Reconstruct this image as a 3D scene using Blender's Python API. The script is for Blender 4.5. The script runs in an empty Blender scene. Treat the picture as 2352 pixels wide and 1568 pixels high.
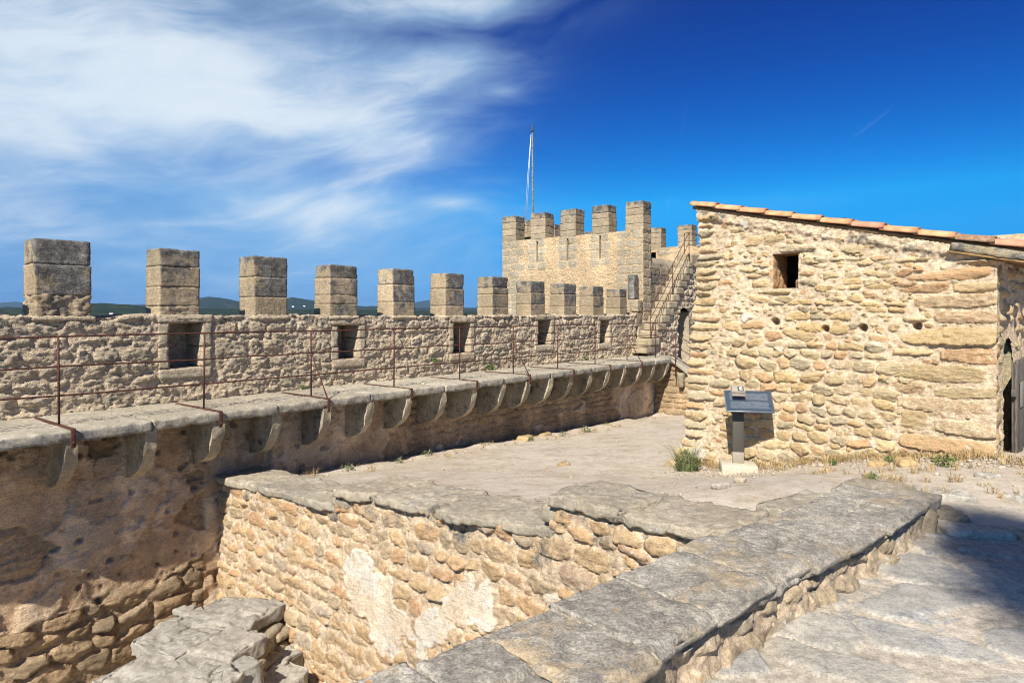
import bpy, math, random
import numpy as np
from mathutils import Vector, Matrix

rng = np.random.default_rng(11)
random.seed(11)
SC = bpy.context.scene
COL = SC.collection
PI = math.pi

# ------------------------------------------------------------------ camera
# world: X right, Y forward, Z up; the eye is at the origin, level, the frame shifted down
cam_data = bpy.data.cameras.new('camera')
cam = bpy.data.objects.new('camera', cam_data)
COL.objects.link(cam)
cam.location = (0, 0, 0)
cam.rotation_euler = (math.radians(90), 0, 0)
cam_data.sensor_width = 36.0
cam_data.lens = 36.0 * 1500 / 2352
cam_data.shift_y = -62.0 / 2352
cam_data.clip_start = 0.05
cam_data.clip_end = 40000
SC.camera = cam

# ------------------------------------------------------------------ sun, sky, exposure
SUN_H = (-0.3527, -0.9357)          # horizontal direction towards the sun
SUN_EL = math.radians(43)
SUN_AZ = math.atan2(SUN_H[0], SUN_H[1])   # clockwise from +Y
sun_data = bpy.data.lights.new('sun', 'SUN')
sun_data.energy = 3.1
sun_data.angle = math.radians(0.55)
sun_data.color = (1.0, 0.935, 0.83)
sun = bpy.data.objects.new('sun', sun_data)
COL.objects.link(sun)
to_sun = Vector((SUN_H[0] * math.cos(SUN_EL), SUN_H[1] * math.cos(SUN_EL), math.sin(SUN_EL)))
sun.rotation_euler = to_sun.to_track_quat('Z', 'Y').to_euler()
sun.location = to_sun * 60

SC.view_settings.view_transform = 'Standard'
SC.view_settings.look = 'None'
SC.view_settings.exposure = 1.42
SC.view_settings.gamma = 1.0
SC.view_settings.use_curve_mapping = False
SC.cycles.max_bounces = 8
SC.cycles.diffuse_bounces = 6
SC.cycles.volume_bounces = 0
SC.cycles.filter_width = 1.05


def S(r, g, b):
    f = lambda c: (c / 255 / 12.92) if c / 255 <= 0.04045 else ((c / 255 + 0.055) / 1.055) ** 2.4
    return (f(r), f(g), f(b))


class NT:
    """small helper around a node tree"""
    def __init__(s, tree):
        s.t = tree
        tree.nodes.clear()

    def n(s, typ, props=None, **ins):
        nd = s.t.nodes.new(typ)
        for k, v in (props or {}).items():
            setattr(nd, k, v)
        for k, v in ins.items():
            key = int(k[1:]) if k[0] == 'i' and k[1:].isdigit() else k.replace('_', ' ')
            s.set(nd.inputs[key], v)
        return nd

    def set(s, sock, v):
        if isinstance(v, bpy.types.NodeSocket):
            s.t.links.new(v, sock)
        elif isinstance(v, bpy.types.Node):
            s.t.links.new(v.outputs[0], sock)
        else:
            if isinstance(v, (tuple, list)) and len(v) == 3 and sock.type == 'RGBA':
                v = tuple(v) + (1,)
            sock.default_value = v

    def math(s, op, a, b=0.0, c=None, clamp=False):
        nd = s.t.nodes.new('ShaderNodeMath')
        nd.operation = op
        nd.use_clamp = clamp
        s.set(nd.inputs[0], a)
        s.set(nd.inputs[1], b)
        if c is not None:
            s.set(nd.inputs[2], c)
        return nd.outputs[0]

    def mix(s, f, a, b, mode='MIX', clampf=True):
        nd = s.t.nodes.new('ShaderNodeMix')
        nd.data_type = 'RGBA'
        nd.blend_type = mode
        nd.clamp_factor = clampf
        s.set(nd.inputs[0], f)
        s.set(nd.inputs[6], a)
        s.set(nd.inputs[7], b)
        return nd.outputs[2]

    def noise(s, vec, scale, detail=4.0, rough=0.55, dist=0.0, lac=2.0):
        nd = s.t.nodes.new('ShaderNodeTexNoise')
        s.set(nd.inputs['Vector'], vec)
        s.set(nd.inputs['Scale'], scale)
        s.set(nd.inputs['Detail'], detail)
        s.set(nd.inputs['Roughness'], rough)
        s.set(nd.inputs['Distortion'], dist)
        s.set(nd.inputs['Lacunarity'], lac)
        return nd.outputs[0]

    def vmul(s, vec, xyz):
        nd = s.t.nodes.new('ShaderNodeVectorMath')
        nd.operation = 'MULTIPLY'
        s.set(nd.inputs[0], vec)
        nd.inputs[1].default_value = xyz
        return nd.outputs[0]

    def vadd(s, vec, xyz):
        nd = s.t.nodes.new('ShaderNodeVectorMath')
        nd.operation = 'ADD'
        s.set(nd.inputs[0], vec)
        s.set(nd.inputs[1], xyz)
        return nd.outputs[0]

    def ss(s, x, a, b, lo=0.0, hi=1.0):
        nd = s.t.nodes.new('ShaderNodeMapRange')
        nd.interpolation_type = 'SMOOTHSTEP'
        s.set(nd.inputs[0], x)
        s.set(nd.inputs[1], a)
        s.set(nd.inputs[2], b)
        nd.inputs[3].default_value = lo
        nd.inputs[4].default_value = hi
        return nd.outputs[0]

    def ramp(s, f, stops):
        nd = s.t.nodes.new('ShaderNodeValToRGB')
        s.set(nd.inputs[0], f)
        el = nd.color_ramp.elements
        while len(el) < len(stops):
            el.new(0.5)
        for e, (p, c) in zip(el, stops):
            e.position = p
            e.color = tuple(c) + (1,)
        return nd.outputs[0]


# ------------------------------------------------------------------ world: sky with cirrus
world = bpy.data.worlds.new('World')
SC.world = world
world.use_nodes = True
w = NT(world.node_tree)
tc = w.n('ShaderNodeTexCoord')
sep = w.n('ShaderNodeSeparateXYZ', None, Vector=tc.outputs['Generated'])
skyvec = w.n('ShaderNodeCombineXYZ', None, X=sep.outputs[0], Y=sep.outputs[1], Z=w.math('MAXIMUM', sep.outputs[2], 0.165))
sky = w.n('ShaderNodeTexSky', dict(sky_type='NISHITA', sun_disc=False, sun_elevation=SUN_EL,
                                   sun_rotation=SUN_AZ, altitude=0.0, air_density=1.0,
                                   dust_density=0.1, ozone_density=4.0),
          Vector=w.n('ShaderNodeVectorMath', dict(operation='NORMALIZE'), i0=skyvec.outputs[0]).outputs[0])
az = w.math('ARCTAN2', sep.outputs[0], sep.outputs[1])          # 0 ahead, + right
el = w.math('ARCSINE', sep.outputs[2])
# deep, polarised blue: steeper response of each channel of the physical sky
sc_ = w.n('ShaderNodeSeparateColor', None, Color=sky.outputs[0])
grade = lambda ch, ref, out, p: w.math('MULTIPLY', w.math('POWER', w.math('DIVIDE', sc_.outputs[ch], ref), p), out)
skyc = w.n('ShaderNodeCombineColor', None, Red=grade(0, 3.5, 0.05, 3.0), Green=grade(1, 4.6, 1.20, 2.6), Blue=grade(2, 7.1, 3.35, 1.8))
skycol = skyc.outputs[0]
# cirrus: soft banks by bearing and height, torn by streaked noise
cv = w.n('ShaderNodeCombineXYZ', None, X=az, Y=el, Z=0.0)
wob = w.math('SUBTRACT', w.noise(w.vmul(cv.outputs[0], (2.2, 4.0, 1)), 1.0, 3, 0.5), 0.5)
els = w.math('SUBTRACT', el, w.math('MULTIPLY', az, 0.16))
els = w.math('ADD', els, w.math('MULTIPLY', wob, 0.16))
sv = w.n('ShaderNodeCombineXYZ', None, X=w.math('MULTIPLY', az, 1.5), Y=w.math('MULTIPLY', els, 5.0), Z=3.7)
n_big = w.math('SUBTRACT', w.noise(sv.outputs[0], 2.0, 4, 0.5, 0.3), 0.5)
sv2 = w.n('ShaderNodeCombineXYZ', None, X=w.math('MULTIPLY', az, 3.6), Y=w.math('MULTIPLY', els, 13.0), Z=1.3)
n_fine = w.math('SUBTRACT', w.noise(sv2.outputs[0], 2.4, 7, 0.62, 0.4), 0.5)


def bank(x, y, sx, sy, amp):
    a0 = math.atan((x - 1176) / 1500.0)
    e0 = math.atan((722 - y) / 1500.0 * math.cos(a0))
    da = w.math('DIVIDE', w.math('SUBTRACT', az, a0), sx / 1500.0 * math.cos(a0) ** 2)
    de = w.math('DIVIDE', w.math('SUBTRACT', el, e0), sy / 1500.0 * math.cos(a0))
    r2 = w.math('ADD', w.math('MULTIPLY', da, da), w.math('MULTIPLY', de, de))
    return w.math('MULTIPLY', w.math('EXPONENT', w.math('MULTIPLY', r2, -1.0)), amp)


dens = w.math('MULTIPLY', w.ss(az, -0.95, -0.35, 0.62, 0.0), w.ss(el, 0.02, 0.22, 0.35, 1.0))
for bk in ((120, 90, 520, 240, 0.60), (680, 160, 400, 130, 0.80), (1000, 150, 190, 75, 0.55), (860, 312, 240, 66, 0.80), (380, 300, 360, 90, 0.45), (760, 470, 340, 55, 0.42),
           (1050, 466, 70, 18, 0.50), (950, 15, 330, 45, 0.60), (480, 560, 800, 130, 0.42), (400, 690, 1000, 100, 0.50), (820, 570, 440, 120, 0.40), (350, 340, 760, 260, 0.46), (1120, 5, 170, 30, 0.45), (1060, 110, 110, 55, 0.30), (200, 460, 240, 50, -0.34), (960, 75, 150, 22, -0.28), (1155, 212, 40, 14, 0.35),
           (1750, 470, 260, 26, 0.16), (2250, 500, 200, 22, 0.20), (600, -500, 900, 330, 0.5)):
    dens = w.math('ADD', dens, bank(*bk))
torn = w.math('ADD', w.math('MULTIPLY', n_big, 1.25), w.math('MULTIPLY', n_fine, 0.65))
gate = w.ss(dens, 0.04, 0.35)
cl = w.math('ADD', dens, w.math('MULTIPLY', torn, gate))
cl = w.math('MULTIPLY', w.ss(cl, -0.05, 1.65), 0.97, clamp=True)
cloudcol = w.mix(w.ss(w.math('ADD', cl, w.math('MULTIPLY', torn, 0.55)), 0.40, 1.05), (1.75, 2.65, 3.55), (3.05, 3.45, 3.8))


def trail(x0, y0, x1, y1, wd, amp):
    """old condensation trail between two bearings"""
    q = []
    for x, y in ((x0, y0), (x1, y1)):
        a0 = math.atan((x - 1176) / 1500.0)
        q.append((a0, math.atan((722 - y) / 1500.0 * math.cos(a0))))
    dx, dy = q[1][0] - q[0][0], q[1][1] - q[0][1]
    ln = math.hypot(dx, dy)
    px = w.math('SUBTRACT', az, q[0][0]); py = w.math('SUBTRACT', el, q[0][1])
    al = w.math('DIVIDE', w.math('ADD', w.math('MULTIPLY', px, dx), w.math('MULTIPLY', py, dy)), ln * ln)
    ac = w.math('DIVIDE', w.math('ADD', w.math('MULTIPLY', px, -dy), w.math('MULTIPLY', py, dx)), ln * wd / 1500.0)
    m = w.math('MULTIPLY', w.ss(al, 0.0, 0.25), w.ss(al, 0.7, 1.0, 1.0, 0.0))
    return w.math('MULTIPLY', w.math('MULTIPLY', w.math('EXPONENT', w.math('MULTIPLY', w.math('MULTIPLY', ac, ac), -1.0)), m), amp)


for tr in ((1577, 232, 1566, 318, 2.5, 0.035), (2055, 244, 1948, 325, 3.5, 0.045), (1541, 440, 1529, 500, 2.0, 0.09), (1826, 420, 1768, 465, 2.5, 0.05)):
    cl = w.math('MAXIMUM', cl, trail(*tr))
final = w.mix(cl, skycol, cloudcol)
bg = w.n('ShaderNodeBackground', None, Color=final, Strength=0.095)
w.n('ShaderNodeOutputWorld', None, Surface=bg.outputs[0])

# ------------------------------------------------------------------ numeric noise
def _hash(ix, iy, iz, seed):
    n = (ix.astype(np.uint32) * np.uint32(374761393) + iy.astype(np.uint32) * np.uint32(668265263)
         + iz.astype(np.uint32) * np.uint32(3266489917) + np.uint32((seed * 974634777) & 0xffffffff))
    n = (n ^ (n >> np.uint32(13))) * np.uint32(1274126177)
    n = (n ^ (n >> np.uint32(16))) * np.uint32(2246822519)
    n = n ^ (n >> np.uint32(15))
    return n.astype(np.float32) / np.float32(2147483648.0) - 1.0


def vnoise(p, seed=0):
    p = np.asarray(p, np.float32)
    i = np.floor(p)
    f = p - i
    i = i.astype(np.int64)
    f = f * f * f * (f * (f * 6 - 15) + 10)
    x, y, z = i[..., 0], i[..., 1], i[..., 2]
    fx, fy, fz = f[..., 0], f[..., 1], f[..., 2]
    out = 0
    for dx in (0, 1):
        wx = fx if dx else 1 - fx
        for dy in (0, 1):
            wy = fy if dy else 1 - fy
            for dz in (0, 1):
                wz = fz if dz else 1 - fz
                out = out + wx * wy * wz * _hash(x + dx, y + dy, z + dz, seed)
    return out


def fbm(p, octaves=4, gain=0.5, seed=0):
    p = np.asarray(p, np.float32)
    a, t, o = 1.0, 0.0, 0
    for k in range(octaves):
        o = o + a * vnoise(p * (2.03 ** k) + 17.3 * k, seed + k)
        t += a
        a *= gain
    return o / t * 1.4


def smooth(x, a, b):
    t = np.clip((x - a) / (b - a), 0, 1)
    return t * t * (3 - 2 * t)


# ------------------------------------------------------------------ objects
def empty(name, loc, label, cat, group=None):
    o = bpy.data.objects.new(name, None)
    o.empty_display_size = 0.2
    o.location = loc
    COL.objects.link(o)
    o['label'] = label
    o['category'] = cat
    if group:
        o['group'] = group
    return o


def wloc(o):
    v = Vector((0, 0, 0))
    while o is not None:
        v = v + o.location
        o = o.parent
    return np.array(v, np.float32)


def mk_mesh(name, verts, faces, mat, parent=None, att=None, smoothed=True):
    """faces: (n,4) or (n,3) index array, or a list of lists"""
    verts = np.asarray(verts, np.float32)
    if parent is not None:
        verts = verts - wloc(parent)
    me = bpy.data.meshes.new(name)
    if isinstance(faces, np.ndarray):
        k = faces.shape[1]
        me.vertices.add(len(verts))
        me.vertices.foreach_set('co', np.ascontiguousarray(verts).ravel())
        me.loops.add(faces.size)
        me.loops.foreach_set('vertex_index', np.ascontiguousarray(faces, np.int32).ravel())
        me.polygons.add(len(faces))
        me.polygons.foreach_set('loop_start', np.arange(0, faces.size, k, dtype=np.int32))
        me.update(calc_edges=True)
    else:
        me.from_pydata(verts.tolist(), [], faces)
        me.update()
    if att is not None:
        a = me.attributes.new('att', 'FLOAT_COLOR', 'POINT')
        a.data.foreach_set('color', np.ascontiguousarray(att, np.float32).ravel())
    if smoothed:
        me.shade_smooth()
    if mat is not None:
        me.materials.append(mat)
    o = bpy.data.objects.new(name, me)
    COL.objects.link(o)
    if parent is not None:
        o.parent = parent
    return o


def subset(verts, faces, att):
    u, inv = np.unique(faces.ravel(), return_inverse=True)
    return verts[u], inv.reshape(faces.shape), (att[u] if att is not None else None)


# ------------------------------------------------------------------ stone layouts
# a site: [ca, cb, half width, half height, rotation, power, relief, tint, kind]
def courses(a0, a1, b0, b1, hr, wr, joint=0.02, rot=0.05, rnd=0.2, p=(2.4, 4.0), hs=(0.012, 0.03),
            kind=(0.0, 0.3), skip=0.0, reject=None, tint=(0.0, 1.0), drift=0.0, flush=False):
    out = []
    b = b0
    while b < b1 - hr[0] * 0.5:
        h = rng.uniform(*hr)
        a = a0 if flush else a0 - rng.uniform(0, wr[0])
        ph = rng.uniform(0, 6.28)
        while a < a1 - wr[0] * 0.3:
            wd = rng.uniform(*wr) * (0.75 + 0.5 * h / hr[1])
            if flush and a + wd > a1 - wr[0] * 0.4:
                wd = a1 - a
            ca = a + wd / 2
            cb = b + h / 2 + rng.normal(0, rnd * h * 0.25) + drift * math.sin(ca * 1.3 + ph)
            hw = wd / 2 - joint / 2
            hh = h * rng.uniform(1 - rnd, 1 + rnd * 0.5) / 2 - joint / 2
            a += wd
            if rng.random() < skip:
                continue
            if reject is not None and reject(ca, cb, hw, hh):
                continue
            out.append([ca, cb, hw, max(hh, 0.015), rng.normal(0, rot), rng.uniform(*p), rng.uniform(*hs),
                        rng.uniform(*tint), rng.uniform(*kind)])
        b += h
    return out


def fillers(sites, a0, a1, b0, b1, n, size=(0.02, 0.05), hs=(0.005, 0.02), kind=(-0.3, 0.1), reject=None):
    """small wedging stones in the gaps"""
    out = []
    st = np.array(sites)
    for _ in range(n):
        a, b = rng.uniform(a0, a1), rng.uniform(b0, b1)
        r = rng.uniform(*size)
        if (np.maximum(np.abs(st[:, 0] - a) - st[:, 2], np.abs(st[:, 1] - b) - st[:, 3]) < r * 0.35).any():
            continue
        if out and min((a - o[0]) ** 2 + (b - o[1]) ** 2 for o in out[-60:]) < (2 * r) ** 2:
            continue
        if reject is not None and reject(a, b, r, r):
            continue
        out.append([a, b, r * rng.uniform(1.0, 1.8), r, rng.normal(0, 0.5), 3.0, rng.uniform(*hs), rng.random(), rng.uniform(*kind)])
    return out


def block_site(a0, a1, b0, b1, hs=0.015, tint=None, kind=0.2, p=7.0, joint=0.012):
    return [(a0 + a1) / 2, (b0 + b1) / 2, (a1 - a0) / 2 - joint / 2, (b1 - b0) / 2 - joint / 2, rng.normal(0, 0.008),
            p, hs, rng.uniform(0, 1) if tint is None else tint, kind]


def rasterize(A, B, a0, da, b0, db, sites, margin):
    sh = A.shape
    d1 = np.full(sh, 9.0, np.float32)
    d2 = np.full(sh, 9.0, np.float32)
    idn = np.full(sh, -1, np.int32)
    for k, (ca, cb, hw, hh, rot, p, _h, _t, _k) in enumerate(sites):
        ra = (abs(hw * math.cos(rot)) + abs(hh * math.sin(rot))) * 1.35 + margin
        rb = (abs(hw * math.sin(rot)) + abs(hh * math.cos(rot))) * 1.35 + margin
        i0 = max(0, int((ca - ra - a0) / da)); i1 = min(sh[0], int((ca + ra - a0) / da) + 2)
        j0 = max(0, int((cb - rb - b0) / db)); j1 = min(sh[1], int((cb + rb - b0) / db) + 2)
        if i1 <= i0 or j1 <= j0:
            continue
        x = A[i0:i1, j0:j1] - ca
        y = B[i0:i1, j0:j1] - cb
        c, s = math.cos(rot), math.sin(rot)
        x, y = x * c + y * s, -x * s + y * c
        if p >= 4.5:          # squared block
            d = ((np.abs(x) / hw) ** p + (np.abs(y) / hh) ** p) ** (1.0 / p)
        else:                 # broken stone: a few flat sides
            d = 0
            for q in range(4):
                th = q * PI / 2 + rng.normal(0, 0.16 if hw < 1.6 * hh or q % 2 == 0 else 0.08)
                nx, ny = math.cos(th), math.sin(th)
                rr = (hw if q % 2 == 0 else hh) * rng.uniform(0.88, 1.12)
                d = d + np.maximum(0, (x * nx + y * ny) / rr) ** 9
            for q in range(4):
                if rng.random() < 0.75:
                    th = math.atan2((1 if q < 2 else -1) * hw, (1 if q in (0, 3) else -1) * hh) + rng.normal(0, 0.22)
                    nx, ny = math.cos(th), math.sin(th)
                    rr = (hw * abs(nx) + hh * abs(ny)) * rng.uniform(0.62, 0.95)
                    d = d + np.maximum(0, (x * nx + y * ny) / rr) ** 9
            d = d ** (1 / 9.0)
        s1 = d1[i0:i1, j0:j1]; s2 = d2[i0:i1, j0:j1]; si = idn[i0:i1, j0:j1]
        m = d < s1
        s2[:] = np.where(m, s1, np.minimum(s2, d))
        si[m] = k
        s1[m] = d[m]
    return d1, d2, idn


def islands(F, nv):
    lab = np.arange(nv)
    while True:
        m = lab[F].min(1)
        new = lab.copy()
        np.minimum.at(new, F.ravel(), np.repeat(m, 4))
        for _ in range(4):
            new = new[new]
        if (new == lab).all():
            return lab[F[:, 0]]
        lab = new


def relief(parent, f, ra, rb, res, sites, mat, warp=0.012, wfreq=7.0, rough=0.006, rfreq=(9.0, 9.0, 22.0),
           mortar_depth=0.012, mortar_amp=0.008, edge=0.03, mask=None, plaster=None, plaster_h=0.03, plaster_amp=0.006,
           max_parts=290, piece='stone', base='mortar', seed=1, extra=None, kindf=None, cover='plaster', ph=None, bury=0.006, ptint=None, facet=0.8):
    """a wall face or floor: f(a, b) gives points and outward normals; every stone of it becomes an object of its own"""
    (a0, a1), (b0, b1) = ra, rb
    na = max(2, int(round((a1 - a0) / res[0]))); nb = max(2, int(round((b1 - b0) / res[1])))
    ga = np.linspace(a0, a1, na + 1); gb = np.linspace(b0, b1, nb + 1)
    A, B = np.meshgrid(ga, gb, indexing='ij')
    P, N = f(A, B)
    P = P.astype(np.float32); N = N.astype(np.float32)
    W = np.stack([A, B, np.full_like(A, 3.1 * seed)], -1)
    Aw = A + warp * fbm(W * wfreq, 3, 0.5, seed + 40)
    Bw = B + warp * fbm(W * wfreq + 31.7, 3, 0.5, seed + 50)
    Aw = Aw + 0.22 * warp * fbm(W * wfreq * 5.0, 2, 0.5, seed + 44)
    Bw = Bw + 0.22 * warp * fbm(W * wfreq * 5.0 + 11.0, 2, 0.5, seed + 45)
    if len(sites):
        d1, d2, idn = rasterize(Aw, Bw, a0, (a1 - a0) / na, b0, (b1 - b0) / nb, sites, warp * 1.5)
        st = np.array(sites, np.float32)
    else:
        d1 = np.full(A.shape, 9.0); d2 = d1; idn = np.full(A.shape, -1)
        st = np.zeros((1, 9), np.float32) + 0.1
    ii = np.maximum(idn, 0)
    R = np.minimum(st[ii, 2], st[ii, 3])
    e = np.minimum(1 - d1, (d2 - d1) * 0.6) * R
    e = np.where(idn < 0, -0.02, e)
    ew = np.minimum(edge, R * 0.9)
    q = np.clip(e / ew, 0, 1)
    prof = np.clip(1 - (1 - q) ** 2.2, 0, 1) ** 0.6
    dome = np.clip(e / (R + 1e-6), 0, 1)
    rnd = np.random.default_rng(seed)
    tl = rnd.normal(0, 1, (len(st), 2)).astype(np.float32)
    tilt = (tl[ii, 0] * (A - st[ii, 0]) / st[ii, 2] + tl[ii, 1] * (B - st[ii, 1]) / st[ii, 3]) * st[ii, 6] * 0.30
    Q = P * np.array(rfreq, np.float32)
    nz = fbm(Q, 5, 0.68, seed + 3)
    nz = nz - 0.9 * np.clip(fbm(Q * 0.55 + 7.7, 3, 0.6, seed + 5) - 0.35, 0, 1)
    hm = -mortar_depth + mortar_amp * fbm(P * 18.0, 4, 0.65, seed + 9) + bury * fbm(P * 2.4, 3, 0.5, seed + 11)
    uu = (A - st[ii, 0]) / st[ii, 2]; vv = (B - st[ii, 1]) / st[ii, 3]
    fth = rnd.uniform(0, 6.28, (len(st), 4)).astype(np.float32)
    fo = rnd.uniform(0.05, 0.65, (len(st), 4)).astype(np.float32)
    fs_ = rnd.uniform(0.25, 1.1, (len(st), 4)).astype(np.float32)
    cut = 0
    for k in range(4):
        cut = np.maximum(cut, np.maximum(0, uu * np.cos(fth[ii, k]) + vv * np.sin(fth[ii, k]) - fo[ii, k]) * fs_[ii, k])
    hst = st[ii, 6] * (0.92 + 0.08 * dome - facet * cut) + tilt + rough * nz
    hst = np.where(e > 0, -0.05 + prof * (hst + 0.05), -0.05)
    dif = hst - hm
    h = np.where(dif > 0, hst, hm)
    if extra is not None:
        h = h + extra(A, B, P)
    pm = np.zeros_like(A)
    if plaster is not None:
        pm = np.clip(plaster(A, B, P), 0, 1)
        h = h * (1 - pm) + pm * ((plaster_h if ph is None else ph(A, B, P)) + plaster_amp * fbm(P * 6.0, 4, 0.5, seed + 21))
    V = (P + N * h[..., None]).reshape(-1, 3)
    sm = smooth(dif, -0.004, 0.006)
    kd = st[ii, 8] * 1.0
    if kindf is not None:
        kd = kd + kindf(A, B, P)
    tn = np.where(idn < 0, 0.5, st[ii, 7])
    if ptint is not None:
        tn = np.where(pm > 0.02, ptint(A, B, P), tn)
    att = np.stack([tn, sm, pm, kd], -1).reshape(-1, 4).astype(np.float32)
    idx = np.arange((na + 1) * (nb + 1)).reshape(na + 1, nb + 1)
    F = np.stack([idx[:-1, :-1], idx[1:, :-1], idx[1:, 1:], idx[:-1, 1:]], -1).reshape(-1, 4)
    ef = e.reshape(-1)[F]; pf = pm.reshape(-1)[F].mean(1); idf = idn.reshape(-1)[F]
    best = np.take_along_axis(idf, ef.argmax(1)[:, None], 1)[:, 0]
    fid = np.where((dif.reshape(-1)[F].mean(1) > 0.0) & (best >= 0), best, -1)
    fid = np.where(pf > 0.5, -2, fid)
    if mask is not None:
        Ac = (A.reshape(-1)[F]).mean(1); Bc = (B.reshape(-1)[F]).mean(1); Pc = P.reshape(-1, 3)[F].mean(1)
        keep = mask(Ac, Bc, Pc)
        F = F[keep]; fid = fid[keep]
    # orientation: first face against its normal
    if len(F):
        k = len(F) // 2
        a_, b_, c_ = V[F[k, 0]], V[F[k, 1]], V[F[k, 2]]
        if np.dot(np.cross(b_ - a_, c_ - a_), N.reshape(-1, 3)[F[k, 0]]) < 0:
            F = F[:, ::-1]
    for code, nm in ((-1, base), (-2, cover)):
        s = F[fid == code]
        if len(s) and code == -2:
            lab = islands(s, len(V))
            g, cnt = np.unique(lab, return_counts=True)
            big = g[cnt >= 40]
            for k in big:
                v, ff, at = subset(V, s[lab == k], att)
                mk_mesh(nm, v, ff, mat, parent, at)
            s = s[~np.isin(lab, big)]
            if len(s):
                v, ff, at = subset(V, s, att)
                mk_mesh('small_' + nm + '_patches', v, ff, mat, parent, at)['kind'] = 'stuff'
        elif len(s):
            v, ff, at = subset(V, s, att)
            mk_mesh(nm, v, ff, mat, parent, at)
    order = np.argsort(fid, kind='stable')
    fs = fid[order]; Fo = F[order]
    st_i = np.searchsorted(fs, 0)
    fs = fs[st_i:]; Fo = Fo[st_i:]
    if len(fs) == 0:
        return
    ids, starts = np.unique(fs, return_index=True)
    ends = np.append(starts[1:], len(fs))
    cent = np.array([V[Fo[s, 0]] for s in starts])
    score = (ends - starts) / np.maximum(1, (cent ** 2).sum(1))
    rank = np.argsort(-score)
    rest = []
    for k, r in enumerate(rank):
        g = Fo[starts[r]:ends[r]]
        if k < max_parts and len(g) >= 4:
            v, ff, at = subset(V, g, att)
            mk_mesh(piece, v, ff, mat, parent, at)
        else:
            rest.append(g)
    if rest:
        v, ff, at = subset(V, np.concatenate(rest), att)
        o = mk_mesh('small_' + piece + 's', v, ff, mat, parent, at)
        o['kind'] = 'stuff'


_cube_cache = {}


def cube_lattice(n):
    if n in _cube_cache:
        return _cube_cache[n]
    nx, ny, nz = n
    pts, faces = [], []
    off = 0
    for ax, (u, v, m) in enumerate(((ny, nz, nx), (nz, nx, ny), (nx, ny, nz))):
        for side in (0, 1):
            i, j = np.meshgrid(np.arange(u + 1), np.arange(v + 1), indexing='ij')
            c = np.zeros((u + 1, v + 1, 3), int)
            c[..., ax] = m * side
            c[..., (ax + 1) % 3] = i
            c[..., (ax + 2) % 3] = j
            idx = off + np.arange((u + 1) * (v + 1)).reshape(u + 1, v + 1)
            q = np.stack([idx[:-1, :-1], idx[1:, :-1], idx[1:, 1:], idx[:-1, 1:]], -1).reshape(-1, 4)
            if side == 0:
                q = q[:, ::-1]
            pts.append(c.reshape(-1, 3)); faces.append(q)
            off += (u + 1) * (v + 1)
    pts = np.concatenate(pts); faces = np.concatenate(faces)
    u, inv = np.unique(pts, axis=0, return_inverse=True)
    r = (u.astype(np.float32) / np.array([nx, ny, nz], np.float32) * 2 - 1, inv.reshape(-1)[faces])
    _cube_cache[n] = r
    return r


def rough_block(parent, name, center, size, mat, ax=None, res=0.03, rad=0.015, amp=0.006, freq=14.0, warp=0.01, wfreq=2.5,
                tint=None, kind=0.2, seed=None, taper=0.0, kindf=None, shape=None, strata=1.0, wz=0.3, chip=0.0, steps=0.0):
    """a weathered stone block: rounded edges, uneven faces"""
    hx = np.array(size, np.float32) / 2
    n = tuple(int(max(2, min(60, round(2 * h / res)))) for h in hx)
    u, F = cube_lattice(n)
    p = u * hx
    r = min(rad, hx.min() * 0.8)
    c = np.clip(p, -(hx - r), hx - r)
    dv = p - c
    ln = np.linalg.norm(dv, axis=1, keepdims=True)
    nrm = dv / np.maximum(ln, 1e-6)
    p = c + nrm * r
    if taper:
        p[:, :2] *= (1 - taper * (p[:, 2:3] / hx[2]) * 0.5)
    if shape is not None:
        p = shape(p, hx)
    axm = np.eye(3, dtype=np.float32) if ax is None else np.array(ax, np.float32)
    P = p @ axm + np.array(center, np.float32)
    Nw = nrm @ axm
    sd = int(rng.integers(1, 9999)) if seed is None else seed
    o = rng.uniform(-50, 50, 3).astype(np.float32)
    Q = P * np.array([freq, freq, freq * strata], np.float32)
    nz = fbm(Q + o, 5, 0.64, sd)
    nz = nz - 0.8 * np.clip(fbm(Q * 0.6 + o + 9.1, 3, 0.6, sd + 3) - 0.4, 0, 1)
    dsp = amp * nz
    rt = np.sort(np.abs(u), axis=1)[:, 1]
    if chip:
        dsp = dsp - chip * smooth(rt, 0.80, 1.0) * np.clip(fbm(P * 7.0 + o, 3, 0.6, sd + 7) + 0.1, 0, 1)
    if steps:
        lv = fbm(P * np.array([3.0, 3.0, 1.0]) + o, 4, 0.55, sd + 8) * 3.0
        dsp = dsp + steps * (np.floor(lv) + smooth(lv - np.floor(lv), 0.82, 1.0)) * np.clip(Nw[:, 2], 0, 1)
    P = P + Nw * dsp[:, None]
    if warp:
        for k in range(3):
            P[:, k] += warp * (wz if k == 2 else 1.0) * vnoise(P * wfreq + o + 13.1 * k, sd + k)
    t = rng.uniform(0, 1) if tint is None else tint
    kd = np.full(len(P), kind, np.float32)
    if kindf is not None:
        kd = kd + kindf(P, Nw)
    att = np.stack([np.full(len(P), t), np.ones(len(P)), np.zeros(len(P)), kd], -1)
    return mk_mesh(name, P, F, mat, parent, att)


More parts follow.
